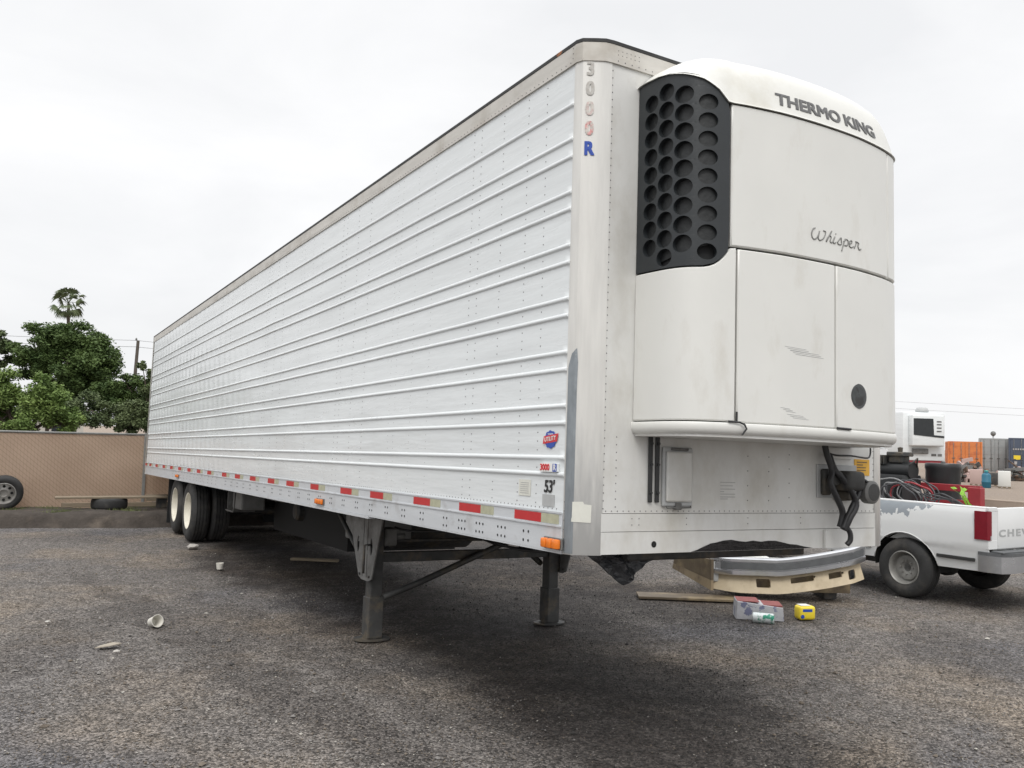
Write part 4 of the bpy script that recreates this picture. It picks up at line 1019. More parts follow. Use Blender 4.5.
bm = fill2d([(0, .05), (1.08, .15), (1.05, .218), (0, .168)], maxe=.15, thick=.03)
build('lower_lip', warp(bm, sideface), mat('shaded_beige_plastic', (.30, .235, .15), .6, var=.2, vscale=4, col2=(.16, .12, .08), c2scale=3), bump)  # darker copy of the beige, shade of this side put into the colour
bm = BM(); box(bm, (-H + .02, -.28, .09), (H - .15, -.26, .40)); build('back_panel', bm, 'brownp', bump)
bm = BM(); box(bm, (-H + .05, .55, .03), (H - .5, .58, .38)); build('rear_panel', bm, 'darkmetal', bump)
bm = BM(); box(bm, (-.75, -.30, .40), (.82, .25, .43), .01); box(bm, (-.55, -.28, .43), (-.2, -.1, .50), .01); box(bm, (.1, -.25, .431), (.75, .0, .47), .01); build('inner_tray', bm, 'tote', bump)
bm = BM(); box(bm, (-.6, -.2, 0), (-.45, .25, .40)); box(bm, (.5, -.2, 0), (.65, .25, .40)); build('support_bracket', bm, 'darkmetal', bump)
bm = BM(); lathe(bm, [(0, 0), (0, .05), (.06, .055), (.07, .0)], (0, 0, 0), 'Z', 16)
o = build('teal_cap', bm, 'teal', None, A + ux * 1.28 + uy * .08 + Vector((0, 0, .475)), smooth=40); tag(o, 'small teal plastic cap lying on top of the discarded bumper', 'cap')
# plank and litter
def plank(name, p, q, w, h, z, mt_, label, cat, tilt=0):
    p = Vector((*p, 0)); q = Vector((*q, 0)); c = (p + q) / 2; Ln = (q - p).length
    bm = BM(); box(bm, (-Ln / 2, -w / 2, 0), (Ln / 2, w / 2, h), .004)
    o = build(name, bm, mt_, None, (c.x, c.y, z)); o.rotation_euler = (tilt, 0, math.atan2((q - p).y, (q - p).x)); return tag(o, label, cat)
plank('board', (4.05, 4.55), (5.05, 3.90), .32, .03, .012, 'brownp', 'flat brown board lying on the ground in front of the beige bumper', 'board')
plank('board', (1.05, 8.75), (1.62, 8.35), .10, .035, .012, 'wood', 'short weathered board lying in the shade under the trailer', 'board')
ct = empty('carton', (4.52, 3.06, .005), rad(-38), 'crushed red and grey printed carton lying on gravel beyond the trailer', 'carton')
bm = BM(); box(bm, (-.25, -.15, 0), (.25, .15, .185), .006)
for v in bm.verts:
    if v.co.z > .12: v.co.z -= .03 * (v.co.x > 0) + .012 * math.sin(v.co.x * 9); v.co.x *= .96
build('carton_body', bm, 'boxside', ct)
bm = BM(); box(bm, (-.235, -.14, .188), (-.005, .14, .196)); box(bm, (.005, -.14, .150), (.235, .14, .166)); build('red_top', bm, 'boxred', ct)
cn2 = empty('drink_can', (4.36, 2.83, .058), rad(-50), 'white and green drinks can lying in front of the crushed carton', 'can')
bm = BM(); lathe(bm, [(-.11, 0), (-.11, .045), (-.10, .055), (.10, .055), (.11, .045), (.11, 0)], (0, 0, 0), 'X', 18); build('can_body', bm, mat('can_print', (.62, .66, .66), .35, .2, col2=(.03, .25, .16), c2scale=14, c2lo=.5, c2hi=.56), cn2, smooth=40)
bm = BM(); lathe(bm, [(-.113, .038), (-.1105, .044)], (0, 0, 0), 'X', 18); build('can_end', bm, 'chrome', cn2)
yb = empty('yellow_container', (4.93, 2.78, .012), rad(-20), 'small yellow plastic container beside the crushed carton', 'container')
bm = BM(); box(bm, (-.095, -.07, 0), (.095, .07, .15), .03, seg=3); build('container_body', bm, 'yellow', yb, smooth=50)
bm = BM(); box(bm, (-.06, -.0715, .09), (.05, -.0695, .12)); lathe(bm, [(-.073, .02), (-.0695, .022)], (-.06, 0, .04), 'Y', 12); build('container_print', bm, 'decalblue', yb)
bm = BM(); box(bm, (-.07, -.05, .1502), (.04, .05, .156)); build('container_lid', bm, 'decalwhite', yb)
cp = empty('foam_cup', (-1.33, 5.05, .045), rad(40), 'large white foam cup lying on its side on open gravel', 'cup')
bm = BM(); lathe(bm, [(-.05, 0), (-.05, .040), (.06, .055), (.066, .060), (.066, .054), (.055, .050), (-.04, .036), (-.04, 0)], (0, 0, 0), 'Y', 24); c_ = build('cup_body', bm, 'cup', cp, smooth=40); c_.rotation_euler = (rad(15), 0, rad(160))
cp = empty('small_cup', (-.06, 8.24, .012), 0, 'small white cup upright on gravel near the trailer tyres', 'cup')
bm = BM(); lathe(bm, [(0, 0), (0, .038), (.08, .050), (.08, .044), (.01, .033), (.01, 0)], (0, 0, 0), 'Z', 18); build('cup_body', bm, 'cup', cp, smooth=40)
bm = BM(); prism(bm, [(-.10, -.03), (.02, -.055), (.11, -.01), (.05, .05), (-.05, .045)], lambda u, v, d: Vector((u, v, d + .01 * math.sin(u * 20))), 0, .006); o = build('card_scrap', bm, 'card', None, (-1.80, 4.34, .02)); tag(o, 'flat beige card scrap on open gravel below the foam cup', 'litter')
for (x, y, s, lb) in ((.0, 10.45, .08, 'pale rock on gravel in front of the trailer tyres'), (-1.75, 4.12, .022, 'small pale pebble beside the flat card scrap'), (-2.2, 5.55, .02, 'tiny pale stone on gravel at the left')):
    bm = BM(); bmesh.ops.create_icosphere(bm, subdivisions=2, radius=s)
    for v in bm.verts: v.co *= random.uniform(.82, 1.12); v.co.z *= .55; v.co.x *= 1.3
    o = build('rock', bm, 'stonew', None, (x, y, s * .35 + .01), smooth=30); tag(o, lb, 'rock')

# ================================================================== PICKUP
PX, PY, PH = 8.22, 3.30, rad(1.5)
pk = empty('pickup_truck', (PX, PY, 0), PH, 'white pickup truck with grey primer patch parked beyond the trailer', 'pickup truck')
def bodyx(z):
    K = [(.40, .885), (.50, .905), (.62, .925), (.70, .938), (.735, .955), (.80, .958), (.95, .962), (1.10, .952), (1.19, .935), (1.22, .915), (1.9, .80)]
    for (a, xa), (b, xb) in zip(K, K[1:]):
        if z <= b: return xa + (xb - xa) * max(0, z - a) / (b - a)
    return .8
def archpts(cy, r, zc=.37, z0=.46):
    out = []; a0 = math.asin((z0 - zc) / r)
    for k in range(15):
        t = a0 + (math.pi - 2 * a0) * k / 14; out.append((cy + r * math.cos(t), zc + r * math.sin(t)))
    return out
for sg in (-1, 1):
    ar = archpts(0, .455)
    out = [(-1.10, .47)] + ar[::-1] + [(1.38, .46), (1.38, 1.19), (1.2, 1.205), (0, 1.215), (-1.10, 1.225)]
    bm = fill2d(out, maxe=.09, thick=.012)
    build('bed_side', warp(bm, lambda u, v, d, sg=sg: Vector((sg * (bodyx(v) - d), u, v))), 'bedside' if sg < 0 else 'truck', pk, smooth=35, label='bed side with grey primer showing through white paint' if sg < 0 else None)
    # rolled top rail and inner wall
    bm = BM(); lo, hi = sorted((sg * .925, sg * .80)); box(bm, (lo, -1.09, 1.195), (hi, 1.37, 1.222), .012, seg=2); lo, hi = sorted((sg * .82, sg * .80)); box(bm, (lo, -1.08, .80), (hi, 1.36, 1.2)); build('bed_rail', bm, 'truck' if sg < 0 else 'dustytan', pk, smooth=40)
    # wheel-arch lip
    bm = BM(); tube(bm, [(sg * (bodyx(z) - .002), y, z) for y, z in ar], .007, 6); build('arch_lip', bm, 'truck', pk)
    bm = BM(); lathe(bm, [(sg * .62, .445), (sg * .88, .445)], (0, 0, .37), 'X', 32)
    bmesh.ops.delete(bm, geom=[v for v in bm.verts if v.co.z < .36], context='VERTS'); build('wheel_well', bm, 'dark', pk)
    # black side trim
    bm = BM(); lo, hi = sorted((sg * .925, sg * .945)); box(bm, (lo, -.93, .575), (hi, -.445, .615), .006); lo, hi = sorted((sg * .925, sg * .945)); box(bm, (lo, .47, .575), (hi, 1.37, .615), .006); build('side_trim', bm, 'trim', pk)
bm = BM(); box(bm, (-.82, -1.08, .72), (.82, 1.36, .80)); box(bm, (-.92, 1.33, .60), (.92, 1.375, 1.20), .005); build('bed_floor', bm, 'truck', pk)
bm = BM(); box(bm, (-.775, -1.115, .735), (.775, -1.07, 1.215), .014, seg=2); tg = build('tailgate', bm, 'truck', pk, smooth=40)
bm = BM(); box(bm, (-.12, -1.125, 1.06), (.12, -1.1155, 1.13), .004); build('handle', bm, 'trim', tg)
tgt = text('CHEVROLET', .115, lambda u, v, d: Vector((u - .06, -1.1155 - d, .915 + v)), depth=.002, fat=.006, width=1.85, spacing=1.27)
build('tailgate_lettering', tgt, mat('worn_letter', (.40, .41, .41), .5), tg)
for sg in (-1, 1):
    # lamp wraps the rear corner
    bm = BM()
    pts = [(-.925, -1.126), (-.955, -1.122), (-.974, -1.100), (-.975, -.945), (-.945, -.94), (-.93, -1.08), (-.92, -1.09)]
    prism(bm, [(-sg * x, y) for x, y in pts], lambda u, v, d: Vector((u, v, d)), .845, 1.175)
    lens = build('tail_light', bm, 'taillight', pk)
    bm = BM(); lo, hi = sorted((sg * .930, sg * .95)); box(bm, (lo, -1.128, .85), (hi, -1.1262, .895)); build('reverse_lens', bm, 'greystick', lens)
    bm = BM(); lo, hi = sorted((sg * .78, sg * .955)); box(bm, (lo, -1.112, .735), (hi, -1.07, .844), .006); box(bm, (lo, -1.112, 1.176), (hi, -1.07, 1.225), .006); lo, hi = sorted((sg * .78, sg * .922)); box(bm, (lo, -1.110, .844), (hi, -1.07, 1.176), .003); build('corner_post', bm, 'truck', pk)
bp = [(-.96, -.98), (-.97, -1.10), (-.93, -1.24), (-.80, -1.29), (.80, -1.29), (.93, -1.24), (.97, -1.10), (.96, -.98), (.86, -.98), (.86, -1.13), (-.86, -1.13), (-.86, -.98)]
bm = BM(); prism(bm, bp, lambda u, v, d: Vector((u, v, d)), .475, .665); bu = build('rear_bumper', bm, 'chrome', pk, smooth=30)
bm = BM(); prism(bm, [(x * .995, y + .004) for x, y in bp], lambda u, v, d: Vector((u, v, d)), .666, .705); box(bm, (-.93, -1.26, .7055), (.93, -1.12, .722), .003); build('step_pad', bm, 'greybump', bu)
bm = BM(); box(bm, (-.18, -1.300, .50), (.18, -1.2915, .64), .004); build('number_plate', bm, 'decalwhite', bu)
bm = BM(); box(bm, (-.05, -1.38, .40), (.05, -.9, .47)); box(bm, (-.45, -.98, .40), (.45, -.90, .48)); lathe(bm, [(0, 0), (0, .02), (.04, .02), (.055, .028), (.085, .02), (.09, 0)], (0, -1.35, .47), 'Z', 12); build('tow_hitch', bm, 'darkmetal', pk)
# chassis and axle
bm = BM(); box(bm, (-.55, -1.0, .46), (-.45, 4.4, .60)); box(bm, (.45, -1.0, .46), (.55, 4.4, .60)); tube(bm, [(-.78, 0, .375), (.78, 0, .375)], .05, 12); lathe(bm, [(-.14, .08), (-.05, .15), (.05, .15), (.14, .08)], (0, 0, .375), 'X', 16); box(bm, (-.7, .5, .36), (-.55, 1.3, .55), .02); tube(bm, [(.5, -1.1, .40), (.5, -.3, .42)], .035, 8); build('chassis', bm, 'darkmetal', pk)
# cab
WB = 3.95
def extr(name, outl, xf, m_, holes=(), both=True):
    for sg in (-1, 1):
        bm = fill2d(outl, holes, maxe=.12, thick=.012); build(name, warp(bm, lambda u, v, d, sg=sg: Vector((sg * (xf(v) - d), u, v))), m_, pk, smooth=35)
fr = archpts(WB, .44)
cabo = [(1.42, .46)] + fr[::-1][:0] + [(WB - .47, .46)] + fr[::-1] + [(WB + .80, .50), (WB + .82, 1.02), (WB + .3, 1.12), (2.95, 1.20), (1.42, 1.20)]
extr('body_side', cabo, bodyx, 'truck')
for sg in (-1, 1):
    bm = fill2d([(1.42, 1.20), (3.05, 1.20), (2.45, 1.83), (2.3, 1.87), (1.5, 1.87), (1.42, 1.80)], [[(1.55, 1.27), (2.85, 1.27), (2.38, 1.76), (1.55, 1.76)]], maxe=.2, thick=.02)
    build('window_frame', warp(bm, lambda u, v, d, sg=sg: Vector((sg * (.915 - (v - 1.2) * .24 - d), u, v))), 'truck', pk)
    bm = fill2d([(1.56, 1.28), (2.84, 1.28), (2.375, 1.755), (1.56, 1.755)], maxe=.3)
    build('side_window', warp(bm, lambda u, v, d, sg=sg: Vector((sg * (.895 - (v - 1.2) * .24), u, v))), 'glass', pk)
bm = BM()
def quad(bm, pts, mi=0): f = bm.faces.new([bm.verts.new(p) for p in pts]); f.material_index = mi
box(bm, (-.755, 1.46, 1.862), (.755, 2.36, 1.885), .01); build('cab_roof', bm, 'truck', pk, smooth=40)
bm = fill2d([(-.905, .5), (.905, .5), (.905, 1.2), (.76, 1.865), (-.76, 1.865), (-.905, 1.2)], [[(-.70, 1.28), (.70, 1.28), (.62, 1.74), (-.62, 1.74)]], maxe=.4, thick=.02); build('cab_back', warp(bm, lambda u, v, d: Vector((u, 1.42 + d, v))), 'truck', pk)
bm = fill2d([(-.705, 1.275), (.705, 1.275), (.625, 1.745), (-.625, 1.745)], maxe=.5); build('rear_window', warp(bm, lambda u, v, d: Vector((u, 1.432, v))), 'glass', pk)
bm = BM(); quad(bm, [(-.88, 3.05, 1.20), (.88, 3.05, 1.20), (.745, 2.36, 1.865), (-.745, 2.36, 1.865)]); build('windscreen', bm, 'glass', pk)
bm = BM(); rows = []
for y, z in ((3.0, 1.195), (3.5, 1.17), (WB, 1.135), (WB + .5, 1.08), (WB + .8, 1.0), (WB + .83, .9)):
    rows.append([bm.verts.new((x * .94, y, z + .03 * (1 - (x) ** 2))) for x in (-1, -.7, -.3, 0, .3, .7, 1)])
for a, b in zip(rows, rows[1:]):
    for j in range(6): bm.faces.new((a[j], a[j + 1], b[j + 1], b[j]))
build('hood', bm, 'truck', pk, smooth=60)
bm = BM(); box(bm, (-.80, WB + .79, .72), (.80, WB + .84, .98), .01); build('radiator_grille', bm, 'trim', pk)
for x in (-.78, .60):
    bm = BM(); box(bm, (x, WB + .82, .76), (x + .18, WB + .86, .94), .01); build('headlight', bm, 'decalwhite', pk)
bm = BM(); box(bm, (-.96, WB + .80, .44), (.96, WB + .98, .68), .03, seg=2); build('front_bumper', bm, 'chrome', pk, smooth=40)
def truck_wheel(x, y, sg):
    c = (x, y, .375)
    bm = BM(); s = sg; lathe(bm, [(s * .03, 0), (s * .03, .05), (s * .0, .06), (s * -.03, .1), (s * -.03, 0)], c, 'X', 20); hub = build('wheel', bm, 'greysteel', pk, smooth=40)
    bm = BM(); w = .118
    prof = [(-w + .01, .205), (-w - .008, .25), (-w - .008, .30), (-w + .008, .345), (-w + .02, .362)]
    for g in (-.06, -.02, .02, .06): prof += [(g - .006, .374), (g - .004, .365), (g + .004, .365), (g + .006, .374)]
    prof += [(w - .02, .362), (w - .008, .345), (w + .008, .30), (w + .008, .25), (w - .01, .205)]
    lathe(bm, prof, c, 'X', 48, closed=True); build('tyre', bm, 'rubber', hub, smooth=35)
    bm = BM(); lathe(bm, [(s * .112, .214), (s * .118, .204), (s * .10, .19), (s * .03, .178), (s * .02, .165), (s * .045, .150), (s * .05, .10), (s * .03, .07), (s * .03, .0)], c, 'X', 36, caps=False)
    for k in range(8):
        t = 2 * math.pi * k / 8; lathe(bm, [(s * .045, .011), (s * .065, .010)], (x, y + .085 * math.cos(t), .375 + .085 * math.sin(t)), 'X', 6)
    build('rim', bm, mat('dusty_steel_rim', (.26, .255, .24), .45, .4, var=.2, vscale=10), hub, smooth=40)
for x, sg in ((-.82, -1), (.82, 1)):
    for y in (0, WB): truck_wheel(x, y, sg)

# load in the bed (truck coordinates -> world)
Mp = Matrix.Translation((PX, PY, 0)) @ Matrix.Rotation(PH, 4, 'Z')
def bed(p): return Mp @ Vector(p)
rk = empty('red_rack', bed((.15, .4, .80)), PH, 'red steel rack standing in the pickup bed behind the hoses', 'rack')
bm = BM()
for y in (-.78, 1.0-.0): box(bm, (-.03, y, 0), (.03, y + .06, .62), .004)
box(bm, (-.03, -.72, .53), (.03, 1.0, .62), .006); box(bm, (-.025, -.72, .36), (.025, 1.0, .42), .004)
build('rack_frame', bm, 'redpaint', rk)
for k in range(6):
    bm = BM(); box(bm, (-.014, .40 + k * .0, .12 + k * .065), (.014, .98, .155 + k * .065)); build('slat', bm, 'redpaint', rk)
bm = BM(); box(bm, (-.05, -.80, 0), (.05, -.62, .60), .01); build('end_post', bm, 'redpaint', rk)
dr = empty('black_drum', bed((.42, .32, .8)), 0, 'large black plastic drum in the pickup bed', 'drum')
bm = BM(); lathe(bm, [(0, 0), (0, .21), (.02, .225), (.30, .225), (.31, .235), (.34, .235), (.35, .225), (.80, .222), (.82, .232), (.87, .232), (.89, .22), (.89, 0)], (0, 0, 0), 'Z', 28); build('drum_body', bm, 'blackplastic', dr, smooth=35)
bm = BM(); lathe(bm, [(.89, .03), (.91, .03), (.92, .0)], (.08, .05, 0), 'Z', 12); build('bung', bm, 'greysteel', dr)
mc = empty('compressor', bed((-.10, .72, .8)), PH, 'dark oily machine with a pump head on top in the pickup bed', 'machine')
bm = BM(); box(bm, (-.22, -.28, 0), (.22, .28, .72), .03, seg=2); lathe(bm, [(-.30, .0), (-.30, .12), (.26, .12), (.26, 0)], (0.0, 0, .78), 'Y', 18); build('machine_body', bm, 'blackplastic', mc, smooth=40)
bm = BM(); box(bm, (-.10, -.18, .88), (.10, .02, 1.00), .02, seg=2); box(bm, (-.13, -.22, .97), (.13, .03, 1.03), .01); lathe(bm, [(1.03, .03), (1.09, .035), (1.10, 0)], (.0, -.1, 0), 'Z', 12)
for k in range(5): box(bm, (-.15, .05 + k * .04, .86), (.15, .065 + k * .04, .98))
build('pump_head', bm, 'darkmetal', mc, smooth=40)
bm = BM(); tube(bm, [(-.1, .25, .85), (-.15, .38, .95), (-.18, .42, .80), (-.2, .30, .72)], .015, 6); build('pipe', bm, 'darkmetal', mc); bm = BM(); tube(bm, [(.1, -.28, .8), (.0, -.36, .95), (-.1, -.3, .85)], .012, 6); build('pipe', bm, 'darkmetal', mc)
# two dark crates left of the drum
cr_ = empty('battery_box', bed((-.28, 1.16, .8)), PH, 'black box standing at the front of the pickup bed', 'box')
bm = BM(); box(bm, (-.22, -.15, 0), (.22, .15, .70), .02, seg=2); build('box_body', bm, 'blackplastic', cr_, smooth=40)
bm = BM(); box(bm, (-.23, -.16, .70), (.23, .16, .735), .01); build('box_lid', bm, 'darkmetal', cr_)
hs = empty('coiled_hoses', bed((-.42, .30, 1.2)), PH, 'bundle of coiled grey and black hoses heaped on the pickup bed', 'hose')
rnd = random.Random(11)
for k in range(11):
    bm = BM(); cx = rnd.uniform(-.10, .10); cy = rnd.uniform(-.10, .10); ry = rnd.uniform(.22, .34); rz = rnd.uniform(.13, .21); ph0 = rnd.uniform(-.5, .5); lean = rnd.uniform(-.5, .5)
    pts = []
    for q in range(30):
        t = 2 * math.pi * q / 30; y = ry * math.cos(t); z = rz * math.sin(t) - .12 * (y if y < 0 else -y * .2)
        pts.append((cx + lean * z + .03 * math.sin(2 * t + ph0), cy + y * math.cos(ph0 * .4) , z + .06 + y * .25 * (1 if k % 2 else .2) + .012 * math.sin(5 * t)))
    tube(bm, pts, rnd.uniform(.009, .013), 6, closed=True); build('hose_loop', bm, 'cablelt' if k % 4 == 1 else ('redpaint' if k == 6 else 'cable'), hs)
for k in range(4):
    bm = hose([(rnd.uniform(-.1, .1), -.20 - .05 * k, .10), (-.05, -.38 - .06 * k, .02 + .03 * k), (-.02, -.55 - .08 * k, .06 - .02 * k), (-.0, -.78 - .05 * k, -.1)], .010); build('hose_end', bm, 'cable', hs)
gs = empty('lime_strap', bed((-.40, -.50, 1.2)), PH, 'bright lime green strap draped over red rack in pickup bed', 'strap')
for k, (a, b) in enumerate(((.0, .05), (.10, .0), (-.06, -.02))):
    P = [(.25 + a * .3, .20 + a, .19), (.05 + b, .12 + a, .21 - .02 * k), (-.05 + b, .02, .12), (-.02, -.06 + a * .4, .0), (.02, -.10 - b, -.12)]
    bm = BM(); rows = []
    for i, p in enumerate(P):
        p = Vector(p); rows.append((bm.verts.new(p + Vector((.0, .02, .012))), bm.verts.new(p - Vector((.0, .02, .012)))))
    for r1, r2 in zip(rows, rows[1:]): bm.faces.new((r1[0], r1[1], r2[1], r2[0]))
    bmesh.ops.solidify(bm, geom=bm.faces[:], thickness=.006); build('strap_run', bm, 'green', gs)

# ================================================================== FENCE with tan privacy slats
def fence_mat():
    M_ = bpy.data.materials.new('tan_slatted_mesh'); M_.use_nodes = True
    t = M_.node_tree; n = t.nodes; l = t.links; b = n['Principled BSDF']; b.inputs['Roughness'].default_value = .75
    tc = n.new('ShaderNodeTexCoord'); s = n.new('ShaderNodeSeparateXYZ'); l.new(tc.outputs['Object'], s.inputs[0])
    def mth(op, a, bb=0, c=None):
        q = n.new('ShaderNodeMath'); q.operation = op
        for i, v in enumerate((a, bb)):
            if isinstance(v, (int, float)): q.inputs[i].default_value = v
            else: l.new(v, q.inputs[i])
        return q.outputs[0]
    # diagonal weave lines of the chain link over the slats
    d1 = mth('ABSOLUTE', mth('SUBTRACT', mth('FRACT', mth('MULTIPLY', mth('ADD', s.outputs[0], mth('MULTIPLY', s.outputs[2], 1.15)), 9.0)), .5))
    d2 = mth('ABSOLUTE', mth('SUBTRACT', mth('FRACT', mth('MULTIPLY', mth('SUBTRACT', s.outputs[0], mth('MULTIPLY', s.outputs[2], 1.15)), 9.0)), .5))
    w1 = mth('LESS_THAN', d1, .07); w2 = mth('LESS_THAN', d2, .045)
    sl = mth('FRACT', mth('MULTIPLY', s.outputs[0], 16)); gap = mth('LESS_THAN', sl, .12)
    z = n.new('ShaderNodeTexNoise'); z.inputs['Scale'].default_value = 1.2; z.inputs['Detail'].default_value = 6; l.new(tc.outputs['Object'], z.inputs[0])
    r = n.new('ShaderNodeValToRGB'); r.color_ramp.elements[0].color = (.50, .385, .295, 1); r.color_ramp.elements[0].position = .3; r.color_ramp.elements[1].color = (.60, .475, .375, 1); r.color_ramp.elements[1].position = .7; l.new(z.outputs[0], r.inputs[0])
    def mix(f, a, c):
        q = n.new('ShaderNodeMix'); q.data_type = 'RGBA'; l.new(f, q.inputs[0]); l.new(a, q.inputs[6]); q.inputs[7].default_value = (*c, 1); return q.outputs[2]
    c = mix(mth('MULTIPLY', gap, .22), r.outputs[0], (.13, .09, .07)); c = mix(mth('MULTIPLY', w2, .08), c, (.17, .12, .09)); c = mix(mth('MULTIPLY', w1, .34), c, (.20, .14, .105))
    l.new(c, b.inputs['Base Color'])
    bp = n.new('ShaderNodeBump'); bp.inputs['Strength'].default_value = .35; bp.inputs['Distance'].default_value = .008; l.new(mth('MAXIMUM', w1, w2), bp.inputs['Height']); l.new(bp.outputs[0], b.inputs['Normal'])
    return M_
FY = 16.6
MT['fencemesh'] = fence_mat()
fe = empty('slatted_fence', (-6, FY, .12), 0, 'tan privacy slat fence with dark top rail behind the soil bank', 'fence')
bm = BM()
xs = [i * .3 - 22 for i in range(110)]
fz = lambda x: .0
rows = []
for x in xs:
    dy = .012 * math.sin(x * 1.7); rows.append([bm.verts.new((x, dy + .0, .0)), bm.verts.new((x, dy + .02 * math.sin(x), .8)), bm.verts.new((x, dy, 1.545))])
for a, b in zip(rows, rows[1:]):
    for j in range(2): bm.faces.new((a[j], b[j], b[j + 1], a[j + 1]))
bmesh.ops.solidify(bm, geom=bm.faces[:], thickness=.02); build('slat_panel', bm, 'fencemesh', fe)
bm = BM(); tube(bm, [(-22, -.0, 1.57), (10.7, -.0, 1.57)], .024, 10); build('top_rail', bm, 'postgrey', fe)
for x in (-15.6, -12.6, -9.6, -6.6, -3.6, -.6, 2.4, 8.4):
    bm = BM(); tube(bm, [(x, .05, -.1), (x, .05, 1.58)], .03, 10); build('fence_post', bm, 'postgrey', fe)
bm = BM(); box(bm, (6.02, -.06, -.05), (6.08, .0, 1.60), .004); build('fence_post', bm, 'postgrey', fe); 
# weeds
V = []; F = []; rnd = random.Random(5)
for _ in range(2600):
    cl = rnd.choice([(-2.2, 16.2, .8), (-1.3, 15.2, .7), (-.2, 16.3, .6), (-3.0, 15.6, .6), (-.5, 14.9, .3), (-1.75, 15.9, .5), (-1.6, 14.35, .3)])
    x = rnd.gauss(cl[0], cl[2] * .5); y = min(16.5, max(14.4, rnd.gauss(cl[1], .25))); h = rnd.uniform(.02, .07); a = rnd.uniform(0, 6.28); k = len(V); w = .006
    z0 = .15 + .08 * max(0, min(1, (15.6 - y)))
    V += [(x - w * math.cos(a), y - w * math.sin(a), z0), (x + w * math.cos(a), y + w * math.sin(a), z0), (x + rnd.uniform(-.03, .03), y + rnd.uniform(-.03, .03), z0 + h)]; F.append((k, k + 1, k + 2))
o = build('weeds', (V, F), 'grass'); tag(o, 'thin dry weeds growing along the top of the soil bank', 'weeds', kind='stuff')
# tyres, boards at the fence
def old_tyre(loc, rot, label, rim=False, R=.34, w=.10):
    t = empty('old_tyre', loc, 0, label, 'tyre'); t.rotation_euler = rot
    bm = BM(); prof = [(-w + .01, R * .62), (-w - .005, R * .74), (-w - .003, R * .86), (-w + .02, R * .96), (-w * .5, R * .995), (0, R), (w * .5, R * .995), (w - .02, R * .96), (w + .003, R * .86), (w + .005, R * .74), (w - .01, R * .62)]
    lathe(bm, prof, (0, 0, 0), 'X', 44, closed=True); build('tyre_casing', bm, 'rubber', t, smooth=40)
    if rim:
        bm = BM(); lathe(bm, [(-.095, R * .64), (-.10, R * .60), (-.07, R * .57), (-.02, R * .52), (-.03, R * .40), (-.05, R * .22), (-.02, R * .2), (-.02, 0)], (0, 0, 0), 'X', 32, caps=False)
        build('rim', bm, mat('silver_rim', (.42, .41, .39), .4, .5, var=.2, vscale=12), t, smooth=40)
        for k in range(8):
            a = 2 * math.pi * k / 8; bm = BM(); lathe(bm, [(-.046, .028), (-.036, .028)], (0, R * .40 * math.cos(a), R * .40 * math.sin(a)), 'X', 10); build('rim_hole', bm, 'hole', t)
    return t
old_tyre((-2.56, 16.26, .485), (0, rad(-12), rad(88)), 'old tyre with silver rim leaning against the tan fence', True, R=.345)
old_tyre((-.75, 15.15, .335), (0, rad(90), rad(20)), 'bare tyre lying flat on the soil bank under a long board', R=.335, w=.105)
plank('long_board', (-1.72, 15.05), (.30, 15.0), .20, .035, .448, 'wood', 'long weathered board resting across the flat tyre by the fence', 'board', tilt=rad(3))
plank('long_board', (-.05, 15.35), (2.3, 15.3), .05, .13, .36, 'wood', 'grey timber beam on edge behind the trailer tyres by the fence', 'board')
plank('long_board', (-1.55, 15.95), (2.4, 15.9), .07, .09, .20, 'wood', 'dark timber lying low on the soil bank behind the flat tyre', 'board')
plank('support_block', (.12, 15.1), (.30, 15.1), .18, .20, .245, 'darkmetal', 'dark block propping up the right end of the long board', 'block')

# ================================================================== TREES
def leaf_cloud(clumps, n, ls, rnd, flat=1.0):
    V = []; F = []
    wts = [c[3] ** 2 for c in clumps]
    for _ in range(n):
        c = rnd.choices(clumps, wts)[0]
        while True:
            a = Vector((rnd.gauss(0, 1), rnd.gauss(0, 1), rnd.gauss(0, 1)))
            if a.length > .01: break
        a.normalize(); r = c[3] * (rnd.random() ** .45) * rnd.uniform(.7, 1.3)
        p = Vector((c[0] + a.x * r, c[1] + a.y * r, c[2] + a.z * r * flat))
        u = Vector((rnd.uniform(-1, 1), rnd.uniform(-1, 1), rnd.uniform(-.6, .6))).normalized(); v = u.cross(Vector((rnd.uniform(-1, 1), rnd.uniform(-1, 1), rnd.uniform(-1, 1)))).normalized()
        s = ls * rnd.uniform(.6, 1.4); k = len(V)
        V += [tuple(p - u * s), tuple(p + v * s * .45), tuple(p + u * s), tuple(p - v * s * .45)]; F.append((k, k + 1, k + 2, k + 3))
    return V, F
